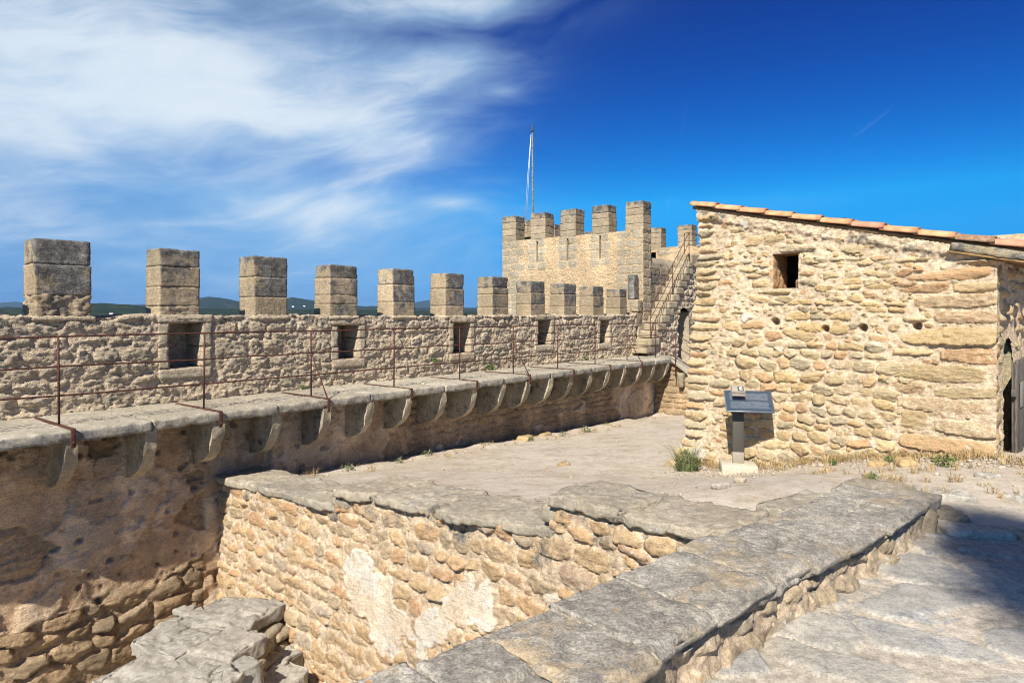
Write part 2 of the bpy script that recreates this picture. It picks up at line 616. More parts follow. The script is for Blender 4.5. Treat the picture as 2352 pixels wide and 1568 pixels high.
def tube(pts, r, segs=8, r2=None):
    """verts, faces of a round bar through pts"""
    pts = [np.array(p, float) for p in pts]
    V, F = [], []
    n = len(pts)
    up = None
    for i, p in enumerate(pts):
        t = pts[min(i + 1, n - 1)] - pts[max(i - 1, 0)]
        t = t / max(1e-9, np.linalg.norm(t))
        if up is None:
            up = np.array([0, 0, 1.0]) if abs(t[2]) < 0.9 else np.array([1.0, 0, 0])
        x = np.cross(up, t); x /= max(1e-9, np.linalg.norm(x))
        y = np.cross(t, x)
        up = y
        rr = r if r2 is None else r + (r2 - r) * i / (n - 1)
        for k in range(segs):
            a = 2 * PI * k / segs
            V.append(p + rr * (x * math.cos(a) + y * math.sin(a)))
    for i in range(n - 1):
        for k in range(segs):
            F.append([i * segs + k, i * segs + (k + 1) % segs, (i + 1) * segs + (k + 1) % segs, (i + 1) * segs + k])
    F.append([k for k in range(segs)][::-1])
    F.append([(n - 1) * segs + k for k in range(segs)])
    return V, F


def bar(parent, name, pts, r, mat, segs=8, r2=None):
    V, F = tube(pts, r, segs, r2)
    return mk_mesh(name, V, F, mat, parent)


def box(parent, name, center, size, mat, ax=None, bev=0.004, smoothed=False):
    """a plain bevelled box"""
    hx = np.array(size, float) / 2
    b = min(bev, hx.min() * 0.45)
    V, F = [], []
    # three rings of insets give a chamfered box
    u, Fq = cube_lattice((3, 3, 3))
    lut = lambda v, h: np.where(np.abs(v) > 0.9, np.sign(v) * h, np.sign(v) * (h - b))
    p = np.stack([lut(u[:, k], hx[k]) for k in range(3)], -1)
    # chamfer: pull edge vertices in
    onf = np.stack([np.abs(u[:, k]) > 0.9 for k in range(3)], -1).sum(1)
    for k in range(3):
        s = (onf >= 2) & (np.abs(u[:, k]) > 0.9)
        p[s, k] -= np.sign(u[s, k]) * b * 0.4
    axm = np.eye(3) if ax is None else np.array(ax, float)
    P = p @ axm + np.array(center, float)
    return mk_mesh(name, P, Fq, mat, parent, None, smoothed)


# ------------------------------------------------------------------ materials
def stone_mat(name, ramp, mortar, plaster=None, grey=None, grey_amt=0.5, bump=0.35, grain=(0.66, 1.22), strata=0.0,
              spots=0.0, orange=0.0, pale=0.0, stain=0.25, pore=0.35, coarse=0.9, crack=0.5):
    m = bpy.data.materials.new(name)
    m.use_nodes = True
    t = NT(m.node_tree)
    geo = t.n('ShaderNodeNewGeometry')
    pos = geo.outputs['Position']
    at = t.n('ShaderNodeAttribute', dict(attribute_name='att'))
    sp = t.n('ShaderNodeSeparateColor', None, Color=at.outputs['Color'])
    tint, stone, plas, kind = sp.outputs[0], sp.outputs[1], sp.outputs[2], at.outputs['Alpha']
    n1 = t.noise(pos, 3.2, 5, 0.6)
    n2 = t.noise(pos, 19.0, 6, 0.65)
    n3 = t.noise(t.vmul(pos, (7, 7, 46)), 1.0, 4, 0.6, 0.6)
    n4 = t.noise(pos, 75.0, 4, 0.7)
    fac = t.math('ADD', tint, t.math('MULTIPLY', t.math('SUBTRACT', n2, 0.5), 0.35))
    col = t.ramp(fac, [(i / (len(ramp) - 1), c) for i, c in enumerate(ramp)])
    mort = t.mix(t.ss(n2, 0.3, 0.75), mortar, tuple(min(1, c * 1.18 + 0.012) for c in mortar))
    col = t.mix(t.math('SUBTRACT', 1.0, stone), col, mort)
    if plaster is not None:
        pc = t.mix(t.ss(t.math('MULTIPLY_ADD', tint, 0.6, t.math('MULTIPLY', n1, 0.7)), 0.36, 0.92), plaster[0], plaster[1])
        pc = t.mix(t.math('MULTIPLY', t.ss(n2, 0.50, 0.70), 0.7), pc, tuple(c * 0.70 for c in plaster[0]))
        pc = t.mix(t.math('MULTIPLY', t.ss(t.noise(pos, 1.7, 6, 0.7), 0.52, 0.66), 0.75), pc, tuple(c * 1.22 for c in plaster[1]))
        wv = t.vadd(pos, t.n('ShaderNodeVectorMath', dict(operation='SCALE'), i0=t.n('ShaderNodeTexNoise', None, Vector=pos, Scale=4.0, Detail=4.0).outputs[1], Scale=0.35).outputs[0])
        ck = t.n('ShaderNodeTexVoronoi', dict(feature='DISTANCE_TO_EDGE'), Vector=wv, Scale=2.1)
        cm = t.math('MULTIPLY', t.ss(ck.outputs[0], 0.004, 0.022, 1.0, 0.0), t.ss(t.noise(pos, 1.1, 3, 0.5), 0.44, 0.60))
        pc = t.mix(t.math('MULTIPLY', cm, crack), pc, tuple(c * 0.30 for c in plaster[0]))
        col = t.mix(plas, col, pc)
    # weathering to grey lichen: patches of their own shape, more where 'kind' says so
    if grey is not None:
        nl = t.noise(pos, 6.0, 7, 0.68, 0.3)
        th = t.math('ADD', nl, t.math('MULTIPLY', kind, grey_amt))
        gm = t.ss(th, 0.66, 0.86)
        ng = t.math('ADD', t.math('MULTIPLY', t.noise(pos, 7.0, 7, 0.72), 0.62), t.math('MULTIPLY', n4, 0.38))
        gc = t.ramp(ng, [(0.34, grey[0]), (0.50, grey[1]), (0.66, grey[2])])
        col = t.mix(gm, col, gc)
    if pale > 0:
        pm = t.ss(t.noise(pos, 4.4, 6, 0.7), 0.60, 0.68)
        col = t.mix(t.math('MULTIPLY', pm, pale), col, (0.62, 0.58, 0.52))
    if spots > 0:
        vo = t.n('ShaderNodeTexVoronoi', None, Vector=pos, Scale=15.0)
        sz = t.math('MULTIPLY', t.noise(pos, 3.0, 2, 0.5), 0.46)
        sm = t.ss(t.math('SUBTRACT', vo.outputs['Distance'], sz), -0.09, -0.05, 1.0, 0.0)
        col = t.mix(t.math('MULTIPLY', sm, spots), col, (0.56, 0.54, 0.49))
    if orange > 0:
        vo = t.n('ShaderNodeTexVoronoi', None, Vector=t.vadd(pos, (3.3, 1.1, 7.7)), Scale=22.0)
        sz = t.ss(t.noise(pos, 2.6, 2, 0.5), 0.58, 0.72, 0.0, 0.30)
        sm = t.ss(t.math('SUBTRACT', vo.outputs['Distance'], sz), -0.08, -0.02, 1.0, 0.0)
        sm = t.math('MULTIPLY', sm, t.ss(n4, 0.4, 0.55))
        col = t.mix(t.math('MULTIPLY', sm, orange), col, (0.52, 0.20, 0.025))
    gv = t.math('MULTIPLY_ADD', n2, 0.5, t.math('MULTIPLY', n4, 0.5))
    gv = t.math('ADD', gv, t.math('MULTIPLY', t.math('SUBTRACT', t.noise(pos, 190.0, 2, 0.6), 0.5), 0.35))
    gr = t.ss(gv, 0.34, 0.66, grain[0], grain[1])
    col = t.mix(1.0, col, t.n('ShaderNodeCombineXYZ', None, X=gr, Y=gr, Z=gr).outputs[0], 'MULTIPLY')
    if stain > 0:
        sn = t.ss(t.noise(t.vmul(pos, (1.2, 1.2, 0.5)), 1.3, 4, 0.6), 0.40, 0.68, 1.0 - stain, 1.0 + stain * 0.35)
        col = t.mix(1.0, col, t.n('ShaderNodeCombineXYZ', None, X=sn, Y=sn, Z=t.math('MULTIPLY', sn, 0.985)).outputs[0], 'MULTIPLY')
    if pore > 0:
        vp = t.n('ShaderNodeTexVoronoi', None, Vector=pos, Scale=58.0)
        pr = t.math('MULTIPLY', t.ss(vp.outputs['Distance'], 0.10, 0.24, 1.0, 0.0), t.ss(t.noise(pos, 9.0, 2, 0.5), 0.50, 0.62))
        col = t.mix(t.math('MULTIPLY', pr, pore), col, (0.05, 0.04, 0.03))
    hb = t.math('MULTIPLY_ADD', n4, 0.45, t.math('MULTIPLY', n2, coarse))
    hb = t.math('MULTIPLY_ADD', n3, strata, hb)
    bp = t.n('ShaderNodeBump', None, Strength=bump, Distance=0.045, Height=hb)
    b = t.n('ShaderNodeBsdfPrincipled', None, Base_Color=col, Roughness=0.93, Normal=bp.outputs[0])
    b.inputs['Specular IOR Level'].default_value = 0.15
    t.n('ShaderNodeOutputMaterial', None, Surface=b.outputs[0])
    return m


def plain_mat(name, col, rough=0.6, metal=0.0, var=0.15, scale=20.0, bump=0.0, col2=None, spec=0.3, stretch=(1, 1, 1)):
    m = bpy.data.materials.new(name)
    m.use_nodes = True
    t = NT(m.node_tree)
    geo = t.n('ShaderNodeNewGeometry')
    pos = t.vmul(geo.outputs['Position'], stretch)
    n = t.noise(pos, scale, 5, 0.6)
    c2 = col2 or tuple(c * (1 - var * 2) for c in col)
    c = t.mix(t.ss(n, 0.35, 0.68), c2, col)
    b = t.n('ShaderNodeBsdfPrincipled', None, Base_Color=c, Roughness=rough, Metallic=metal)
    b.inputs['Specular IOR Level'].default_value = spec
    if bump:
        bp = t.n('ShaderNodeBump', None, Strength=bump, Distance=0.01, Height=n)
        t.set(b.inputs['Normal'], bp.outputs[0])
    t.n('ShaderNodeOutputMaterial', None, Surface=b.outputs[0])
    return m


GREY = ((0.055, 0.052, 0.047), (0.15, 0.142, 0.128), (0.40, 0.38, 0.34))
M_house = stone_mat('house_stone', [(0.392, 0.296, 0.173), (0.519, 0.367, 0.182), (0.352, 0.301, 0.206), (0.558, 0.421, 0.237), (0.460, 0.277, 0.146), (0.490, 0.401, 0.264), (0.441, 0.325, 0.173)],
                    (0.54, 0.42, 0.29), ((0.64, 0.58, 0.49), (0.60, 0.50, 0.38)), GREY, 0.34, 0.5, strata=0.8, pale=0.35, stain=0.12)
M_merlon = stone_mat('merlon_stone', [(0.34, 0.275, 0.185), (0.42, 0.33, 0.215), (0.37, 0.29, 0.19), (0.47, 0.37, 0.25)],
                     (0.50, 0.41, 0.30), None, GREY, 0.36, 0.45, strata=0.9, stain=0.2, pale=0.25)
M_parapet = stone_mat('parapet_stone', [(0.54, 0.445, 0.32), (0.60, 0.49, 0.35), (0.55, 0.465, 0.345), (0.62, 0.495, 0.345)],
                      (0.61, 0.49, 0.345), None, GREY, 0.17, 0.8, strata=1.0, stain=0.15, pale=0.4, grain=(0.62, 1.25))
M_slab = stone_mat('walkway_stone', [(0.391, 0.347, 0.270), (0.460, 0.413, 0.325), (0.425, 0.380, 0.300)], (0.40, 0.35, 0.28), None,
                   ((0.12, 0.115, 0.105), (0.24, 0.23, 0.21), (0.48, 0.46, 0.42)), 0.30, 0.5, stain=0.15, orange=0.35, spots=0.25)
M_lower = stone_mat('lower_wall_stone', [(0.45, 0.315, 0.185), (0.52, 0.375, 0.225), (0.40, 0.305, 0.20), (0.49, 0.335, 0.195)],
                    (0.47, 0.345, 0.22), ((0.66, 0.465, 0.295), (0.82, 0.66, 0.48)), GREY, 0.22, 0.9, strata=0.5, stain=0.30, pore=0.6)
M_corbel = stone_mat('corbel_stone', [(0.425, 0.358, 0.255), (0.507, 0.431, 0.310), (0.389, 0.314, 0.200)], (0.4, 0.35, 0.28), None,
                     ((0.04, 0.036, 0.03), (0.12, 0.11, 0.09), (0.42, 0.40, 0.35)), 0.42, 0.6, stain=0.3, orange=0.2)
M_tower = stone_mat('tower_stone', [(0.43, 0.355, 0.245), (0.49, 0.405, 0.28), (0.46, 0.385, 0.275), (0.53, 0.445, 0.315)],
                    (0.60, 0.43, 0.25), None, GREY, 0.28, 0.7, strata=1.2, stain=0.2, pale=0.3)
M_cross = stone_mat('rubble_stone', [(0.436, 0.299, 0.168), (0.485, 0.348, 0.204), (0.376, 0.294, 0.199), (0.514, 0.358, 0.204), (0.455, 0.279, 0.154), (0.405, 0.343, 0.264)],
                    (0.52, 0.405, 0.285), ((0.66, 0.60, 0.52), (0.62, 0.50, 0.37)), GREY, 0.36, 0.6, strata=0.5, pale=0.45, stain=0.15, crack=0.2)
M_cap = stone_mat('cap_stone', [(0.325, 0.282, 0.217), (0.383, 0.333, 0.254), (0.348, 0.311, 0.244), (0.406, 0.345, 0.260)],
                  (0.43, 0.355, 0.27), None, ((0.15, 0.142, 0.125), (0.295, 0.27, 0.228), (0.48, 0.435, 0.36)), 0.35, 0.55, coarse=0.22,
                  spots=0.45, orange=0.9, stain=0.2, pale=0.25, pore=0.25)
M_low = stone_mat('low_wall_stone', [(0.38, 0.305, 0.20), (0.43, 0.34, 0.225), (0.36, 0.305, 0.225), (0.46, 0.36, 0.24)],
                  (0.45, 0.35, 0.245), None, ((0.17, 0.16, 0.142), (0.315, 0.288, 0.245), (0.49, 0.44, 0.37)), 0.62, 0.45, coarse=0.22,
                  spots=0.35, orange=0.9, stain=0.2, pore=0.3, grain=(0.60, 1.24))
M_pave = stone_mat('paving_stone', [(0.399, 0.381, 0.338), (0.452, 0.422, 0.363), (0.357, 0.345, 0.319), (0.473, 0.427, 0.353)],
                   (0.455, 0.40, 0.325), None, ((0.20, 0.205, 0.21), (0.30, 0.30, 0.295), (0.44, 0.42, 0.385)), 0.3, 0.35, stain=0.2, pore=0.1)
M_ruin = stone_mat('ruin_stone', [(0.35, 0.325, 0.28), (0.40, 0.365, 0.31), (0.37, 0.35, 0.31)], (0.44, 0.36, 0.27), None,
                   ((0.15, 0.148, 0.14), (0.26, 0.255, 0.24), (0.45, 0.42, 0.375)), 0.3, 0.6, stain=0.15, pore=0.2, coarse=0.5)
M_ruinface = stone_mat('ruin_face_stone', [(0.40, 0.31, 0.20), (0.45, 0.36, 0.24), (0.38, 0.32, 0.235)], (0.45, 0.36, 0.25), None,
                       GREY, 0.25, 0.7, strata=0.6, stain=0.2)
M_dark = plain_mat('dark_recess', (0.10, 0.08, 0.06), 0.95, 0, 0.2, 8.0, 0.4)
M_rust = plain_mat('rusted_iron', (0.15, 0.052, 0.034), 0.75, 0.25, 0.2, 45.0, 0.3, (0.055, 0.028, 0.024))
M_wood = plain_mat('weathered_wood', (0.155, 0.135, 0.115), 0.9, 0, 0.3, 16.0, 0.6, (0.075, 0.065, 0.056), stretch=(6, 6, 0.5))
M_beam = plain_mat('eave_timber', (0.33, 0.20, 0.09), 0.85, 0, 0.2, 12.0, 0.4)
M_tile = plain_mat('clay_tile', (0.60, 0.35, 0.18), 0.85, 0, 0.12, 9.0, 0.4, (0.45, 0.22, 0.11))
M_tile2 = plain_mat('pink_clay_tile', (0.55, 0.27, 0.17), 0.85, 0, 0.12, 7.0, 0.3, (0.46, 0.20, 0.125))
M_tile3 = plain_mat('lichened_clay_tile', (0.33, 0.22, 0.14), 0.9, 0, 0.2, 22.0, 0.6, (0.22, 0.12, 0.07))
M_pole = plain_mat('flagpole_paint', (0.34, 0.30, 0.18), 0.7, 0, 0.3, 9.0, 0.2, (0.10, 0.085, 0.05))
M_rope = plain_mat('rope', (0.72, 0.74, 0.76), 0.8, 0, 0.05)
M_steel = plain_mat('sign_post_metal', (0.095, 0.085, 0.07), 0.62, 0.3, 0.12, 240.0, 0.15)
M_steel2 = plain_mat('sign_plinth_sleeve', (0.33, 0.29, 0.23), 0.7, 0.1, 0.12, 60.0, 0.1)
M_conc = plain_mat('sign_concrete', (0.52, 0.47, 0.36), 0.9, 0, 0.1, 26.0, 0.25)
M_white = plain_mat('white_paint', (0.78, 0.77, 0.74), 0.7, 0, 0.03)
M_leaf = plain_mat('weed_leaf', (0.13, 0.19, 0.045), 0.8, 0, 0.25, 30.0)
M_leaf2 = plain_mat('grey_green_leaf', (0.24, 0.26, 0.13), 0.8, 0, 0.2, 30.0)
M_dry = plain_mat('dry_grass', (0.47, 0.34, 0.16), 0.9, 0, 0.2, 30.0)
M_flower = plain_mat('yellow_petal', (0.75, 0.55, 0.02), 0.7, 0, 0.1)
M_gravel = stone_mat('gravel_stone', [(0.36, 0.28, 0.19), (0.44, 0.36, 0.26), (0.33, 0.30, 0.25), (0.50, 0.42, 0.32)], (0.5, 0.4, 0.3), bump=0.3, stain=0)
M_bark = plain_mat('pine_bark', (0.13, 0.085, 0.055), 0.95, 0, 0.3, 14.0, 0.8)
M_needle = plain_mat('pine_needles', (0.05, 0.085, 0.03), 0.8, 0, 0.25, 3.0)


def ground_mat():
    m = bpy.data.materials.new('sandy_ground')
    m.use_nodes = True
    t = NT(m.node_tree)
    pos = t.n('ShaderNodeNewGeometry').outputs['Position']
    n1 = t.noise(pos, 0.55, 5, 0.6)
    n2 = t.noise(pos, 4.0, 6, 0.65)
    n3 = t.noise(pos, 34.0, 6, 0.7)
    n4 = t.noise(pos, 140.0, 3, 0.6)
    col = t.ramp(n1, [(0.3, (0.44, 0.37, 0.285)), (0.5, (0.49, 0.43, 0.35)), (0.7, (0.475, 0.425, 0.36))])
    col = t.mix(t.math('MULTIPLY', t.ss(n2, 0.48, 0.70), 0.8), col, (0.37, 0.29, 0.205))
    col = t.mix(t.ss(n3, 0.50, 0.64), col, (0.53, 0.475, 0.395))
    col = t.mix(1.0, col, t.ramp(t.noise(pos, 9.0, 6, 0.7), [(0.30, (0.80, 0.78, 0.75)), (0.5, (1.0, 1.0, 1.0)), (0.7, (1.10, 1.09, 1.07))]), 'MULTIPLY')
    col = t.mix(1.0, col, t.ramp(t.noise(pos, 1.6, 4, 0.6), [(0.34, (0.86, 0.83, 0.79)), (0.5, (1.0, 1.0, 1.0)), (0.7, (1.05, 1.05, 1.05))]), 'MULTIPLY')
    vd = t.n('ShaderNodeTexVoronoi', None, Vector=t.vadd(pos, (1.7, 5.1, 0.3)), Scale=21.0)
    dk = t.math('MULTIPLY', t.ss(vd.outputs['Distance'], 0.10, 0.20, 1.0, 0.0), t.ss(t.noise(pos, 2.2, 3, 0.6), 0.42, 0.58))
    col = t.mix(t.math('MULTIPLY', dk, 0.55), col, (0.20, 0.165, 0.13))
    vo = t.n('ShaderNodeTexVoronoi', None, Vector=pos, Scale=34.0)
    pb = t.math('MULTIPLY', t.ss(vo.outputs['Distance'], 0.16, 0.26, 1.0, 0.0), t.ss(n2, 0.46, 0.58))
    pcol = t.mix(0.5, vo.outputs['Color'], (0.5, 0.46, 0.4))
    col = t.mix(t.math('MULTIPLY', pb, 0.6), col, t.mix(1.0, pcol, (0.95, 0.88, 0.75), 'MULTIPLY'))
    g = t.ss(n4, 0.3, 0.7, 0.86, 1.1)
    col = t.mix(1.0, col, t.n('ShaderNodeCombineXYZ', None, X=g, Y=g, Z=g).outputs[0], 'MULTIPLY')
    hb = t.math('MULTIPLY_ADD', pb, 0.5, t.math('MULTIPLY_ADD', n4, 0.15, t.math('MULTIPLY', n3, 0.7)))
    bp = t.n('ShaderNodeBump', None, Strength=0.6, Distance=0.04, Height=hb)
    b = t.n('ShaderNodeBsdfPrincipled', None, Base_Color=col, Roughness=0.95, Normal=bp.outputs[0])
    b.inputs['Specular IOR Level'].default_value = 0.1
    t.n('ShaderNodeOutputMaterial', None, Surface=b.outputs[0])
    return m


M_ground = ground_mat()

# ------------------------------------------------------------------ frames
DV = np.array([0.6247, 0.7809, 0.0]); CV = np.array([0.7809, -0.6247, 0.0]); ZV = np.array([0, 0, 1.0])
OR = np.array([-12.36, 0.0, 0.0])
RAX = np.stack([DV, CV, ZV])          # rows: along the rampart, towards the courtyard, up


def R(s, n, z):
    s, n, z = np.broadcast_arrays(np.asarray(s, float), np.asarray(n, float), np.asarray(z, float))
    return OR + s[..., None] * DV + n[..., None] * CV + z[..., None] * ZV


def sn(P):
    q = P[..., :2] - OR[:2]
    return q @ DV[:2], q @ CV[:2]


HL = np.array([2.73, 9.98, 0.0])      # left front corner of the guard house
E1 = np.array([0.7071, -0.7071, 0.0]); E2 = np.array([0.7071, 0.7071, 0.0])
HAX = np.stack([E1, E2, ZV])


def H(t, q, z):
    t, q, z = np.broadcast_arrays(np.asarray(t, float), np.asarray(q, float), np.asarray(z, float))
    return HL + t[..., None] * E1 + q[..., None] * E2 + z[..., None] * ZV


PL = np.array([-3.985, 9.03, 0.0]); PR = np.array([1.41, 4.07, 0.0])
XL = float(np.linalg.norm(PR - PL)); XD = (PR - PL) / XL
XN = np.array([XD[1], -XD[0], 0.0])   # towards the pit
if XN[1] > 0:
    XN = -XN
XAX = np.stack([XD, -XN, ZV])

# low wall: right edge of its top, from behind the camera to its far end
LW = np.array([(-2.2, 0.25), (-1.2, 1.05), (-0.40, 1.72), (0.356, 2.364), (0.80, 2.80), (1.27, 3.22), (1.70, 3.56), (2.31, 4.04), (2.995, 4.66)])
_seg = np.sqrt((np.diff(LW, axis=0) ** 2).sum(1)); _cum = np.concatenate([[0], np.cumsum(_seg)])
LWL = float(_cum[-1])


def lwp(a):
    a = np.asarray(a, float)
    g = lambda q: np.stack([np.interp(q, _cum, LW[:, 0]), np.interp(q, _cum, LW[:, 1])], -1)
    p = (g(a - 0.25) + g(a) * 2 + g(a + 0.25)) / 4
    p = np.where((a[..., None] < 0.3) | (a[..., None] > LWL - 0.3), g(a), p)
    tdir = g(a + 0.35) - g(a - 0.35)
    tdir = tdir / np.linalg.norm(tdir, axis=-1, keepdims=True)
    nrm = np.stack([tdir[..., 1], -tdir[..., 0]], -1)      # to the right (paving side)
    return p, nrm


LWN = np.array([0.656, -0.755]); LWQ = np.array([0.356, 2.364])


def lw_side(P):
    return (P[..., :2] - LWQ) @ LWN      # > 0: paving side


# ------------------------------------------------------------------ ground levels
GP = np.array([
    (-2.99, 10.28, -2.49), (-1.43, 12.22, -2.59), (0.84, 15.07, -2.79), (4.88, 20.1, -2.99), (-3.9, 9.1, -2.33),
    (2.73, 9.98, -2.24), (4.1, 8.6, -1.92), (5.42, 7.29, -1.60), (6.6, 8.4, -1.72), (8.5, 7.0, -1.6),
    (3.2, 8.75, -2.12), (-2.4, 8.6, -2.22), (-0.6, 7.2, -1.95), (0.5, 6.2, -1.76), (1.2, 5.4, -1.50), (1.9, 4.95, -1.40),
    (2.6, 5.4, -1.44), (3.15, 5.2, -1.54), (3.1, 4.6, -1.59), (0.4, 2.0, -1.60), (1.5, 2.3, -1.60), (3.5, 3.5, -1.60),
    (4.5, 5.0, -1.58), (-1, 0, -1.62), (2, -4, -1.62), (6, 0, -1.6), (2.3, 4.0, -1.60), (1.27, 3.2, -1.60), (-3, -3, -1.65),
    (7, 14, -2.4), (9, 4, -1.55)])


def _tps(r2):
    return 0.5 * r2 * np.log(np.maximum(r2, 1e-9))


_K = _tps(((GP[:, None, :2] - GP[None, :, :2]) ** 2).sum(-1)) + np.eye(len(GP)) * 0.02
_A = np.zeros((len(GP) + 3,) * 2)
_A[:len(GP), :len(GP)] = _K
_A[:len(GP), len(GP):] = np.c_[np.ones(len(GP)), GP[:, :2]]
_A[len(GP):, :len(GP)] = _A[:len(GP), len(GP):].T
_W = np.linalg.solve(_A, np.r_[GP[:, 2], 0, 0, 0])


def ground_z(x, y):
    x = np.asarray(x, float); y = np.asarray(y, float)
    o = _W[-3] + _W[-2] * x + _W[-1] * y
    for k in range(len(GP)):
        o = o + _W[k] * _tps((x - GP[k, 0]) ** 2 + (y - GP[k, 1]) ** 2)
    return np.clip(o, -3.4, -1.2)


def in_pit(P, grow=0.0):
    s, n = sn(P)
    q = (P[..., :2] - PL[:2]) @ XN[:2]
    return (n > 0.75) & (q > -0.33 - grow) & (lw_side(P) < -0.38 + grow)


def build_ground():
    xs = np.arange(-9, 15.01, 0.08); ys = np.arange(-7, 27, 0.08)
    X, Y = np.meshgrid(xs, ys, indexing='ij')
    Z = ground_z(X, Y)
    P = np.stack([X, Y, Z], -1)
    # worn and uneven; a small bank along the rampart foot
    Z = Z + 0.018 * fbm(P * 1.1, 4, 0.55, 5) + 0.007 * fbm(P * 7.0, 3, 0.6, 8)
    s, n = sn(P)
    Z = Z + 0.07 * np.exp(-((n - 1.05) / 0.22) ** 2) * (0.6 + 0.8 * vnoise(P * 1.7, 3))
    P[..., 2] = Z
    idx = np.arange(X.size).reshape(X.shape)
    F = np.stack([idx[:-1, :-1], idx[1:, :-1], idx[1:, 1:], idx[:-1, 1:]], -1).reshape(-1, 4)
    c = P.reshape(-1, 3)[F].mean(1)
    s, n = sn(c)
    F = F[~in_pit(c) & (n > 0.5) & ~((s > 29.8) & (n < 5))]
    v, f, _ = subset(P.reshape(-1, 3), F, None)
    o = mk_mesh('courtyard_ground', v, f, M_ground)
    o['kind'] = 'structure'
    # floor of the sunken room
    xs = np.linspace(-9, 3, 60); ys = np.linspace(0, 10, 50)
    X, Y = np.meshgrid(xs, ys, indexing='ij')
    P = np.stack([X, Y, np.full_like(X, -4.62)], -1)
    P[..., 2] += 0.05 * fbm(P * 1.5, 4, 0.5, 4)
    idx = np.arange(X.size).reshape(X.shape)
    F = np.stack([idx[:-1, :-1], idx[1:, :-1], idx[1:, 1:], idx[:-1, 1:]], -1).reshape(-1, 4)
    o = mk_mesh('pit_floor', P.reshape(-1, 3), F, M_ground)
    o['kind'] = 'structure'


build_ground()


# ------------------------------------------------------------------ country beyond the walls
def hills_mat():
    m = bpy.data.materials.new('wooded_hills')
    m.use_nodes = True
    t = NT(m.node_tree)
    pos = t.n('ShaderNodeNewGeometry').outputs['Position']
    n1 = t.noise(pos, 0.010, 5, 0.6)
    n2 = t.noise(pos, 0.07, 5, 0.7)
    col = t.mix(t.ss(n2, 0.38, 0.62), (0.010, 0.018, 0.008), (0.030, 0.042, 0.018))
    col = t.mix(t.math('MULTIPLY', t.ss(n1, 0.55, 0.68), 0.5), col, (0.085, 0.08, 0.045))
    bp = t.n('ShaderNodeBump', None, Strength=0.8, Distance=4.0, Height=n2)
    b = t.n('ShaderNodeBsdfPrincipled', None, Base_Color=col, Roughness=1.0, Normal=bp.outputs[0])
    b.inputs['Specular IOR Level'].default_value = 0.0
    t.n('ShaderNodeOutputMaterial', None, Surface=b.outputs[0])
    return m


RIDGES = [  # distance, half width, [(bearing as tan, height as tan)] ahead of the wall
    (1400, 420, [(-1.4, .010), (-0.95, .008), (-0.784, .0085), (-0.72, .010), (-0.66, .0145), (-0.63, .016), (-0.59, .0135), (-0.55, .0100), (-0.5, .008),
                 (-0.40, .007), (-0.3, .006), (-0.2, .005), (0, .004), (0.5, .006), (1.4, .010)]),
    (3200, 800, [(-1.4, .016), (-0.9, .010), (-0.60, .010), (-0.52, .013), (-0.485, .0215), (-0.465, .0245), (-0.44, .0215), (-0.415, .0165), (-0.39, .0140),
                 (-0.355, .0195), (-0.335, .0225), (-0.31, .019), (-0.27, .0115), (-0.2, .0105), (-0.15, .0085), (0, .007), (0.5, .012), (1.4, .010)]),
    (7000, 1500, [(-1.4, .018), (-0.90, .013), (-0.784, .0155), (-0.76, .0170), (-0.73, .0125), (-0.65, .0105), (-0.55, .014), (-0.42, .016), (-0.35, .0145), (-0.24, .0085), (-0.17, .0110),
                  (-0.145, .0165), (-0.125, .0190), (-0.11, .016), (-0.07, .0095), (0, .008), (0.4, .014), (1.4, .012)]),
]


def terrain_z(r, th):
    """th: bearing from straight ahead"""
    front = np.cos(th) > 0.25
    tn = np.where(front, np.tan(np.where(front, th, 0)), np.sign(th) * 1.4)
    tn = np.clip(tn, -1.4, 1.4)
    z = -75 + 55 * np.exp(-(r / 90.0) ** 2) + 0 * th
    for D, wd, pts in RIDGES:
        p = np.array(pts)
        tgt = np.interp(tn, p[:, 0], p[:, 1]) * 1.14 * D * np.where(front, np.cos(th), 0.5)
        bump = np.exp(-((r - D) / wd) ** 2)
        z = np.maximum(z, -75 + (tgt + 75) * bump)
    return z


def build_hills():
    th = np.concatenate([np.radians(np.arange(-62, 8, 0.14)), np.radians(np.arange(8, 298, 2.0))])
    th = np.append(th, th[0] + 2 * PI)
    r = np.concatenate([np.linspace(26, 600, 16)[:-1], np.linspace(600, 2000, 40)[:-1], np.linspace(2000, 4200, 32)[:-1], np.linspace(4200, 9000, 36)])
    T, Rr = np.meshgrid(th, r, indexing='ij')
    Tw = (T + PI) % (2 * PI) - PI
    Z = terrain_z(Rr, Tw)
    X = Rr * np.sin(T); Y = Rr * np.cos(T)
    P = np.stack([X, Y, Z], -1)
    amp = np.clip((Rr - 500) / 1000, 0, 1)
    Z = Z + amp * (5.0 * fbm(P * 0.006, 4, 0.55, 2) + 1.8 * fbm(P * 0.05, 3, 0.6, 6)) * np.clip(Rr / 3000, 0.55, 1.6)
    P[..., 2] = Z
    idx = np.arange(X.size).reshape(X.shape)
    F = np.stack([idx[:-1, :-1], idx[:-1, 1:], idx[1:, 1:], idx[1:, :-1]], -1).reshape(-1, 4)
    o = mk_mesh('hills', P.reshape(-1, 3), F, hills_mat())
    o['kind'] = 'structure'
    return


build_hills()

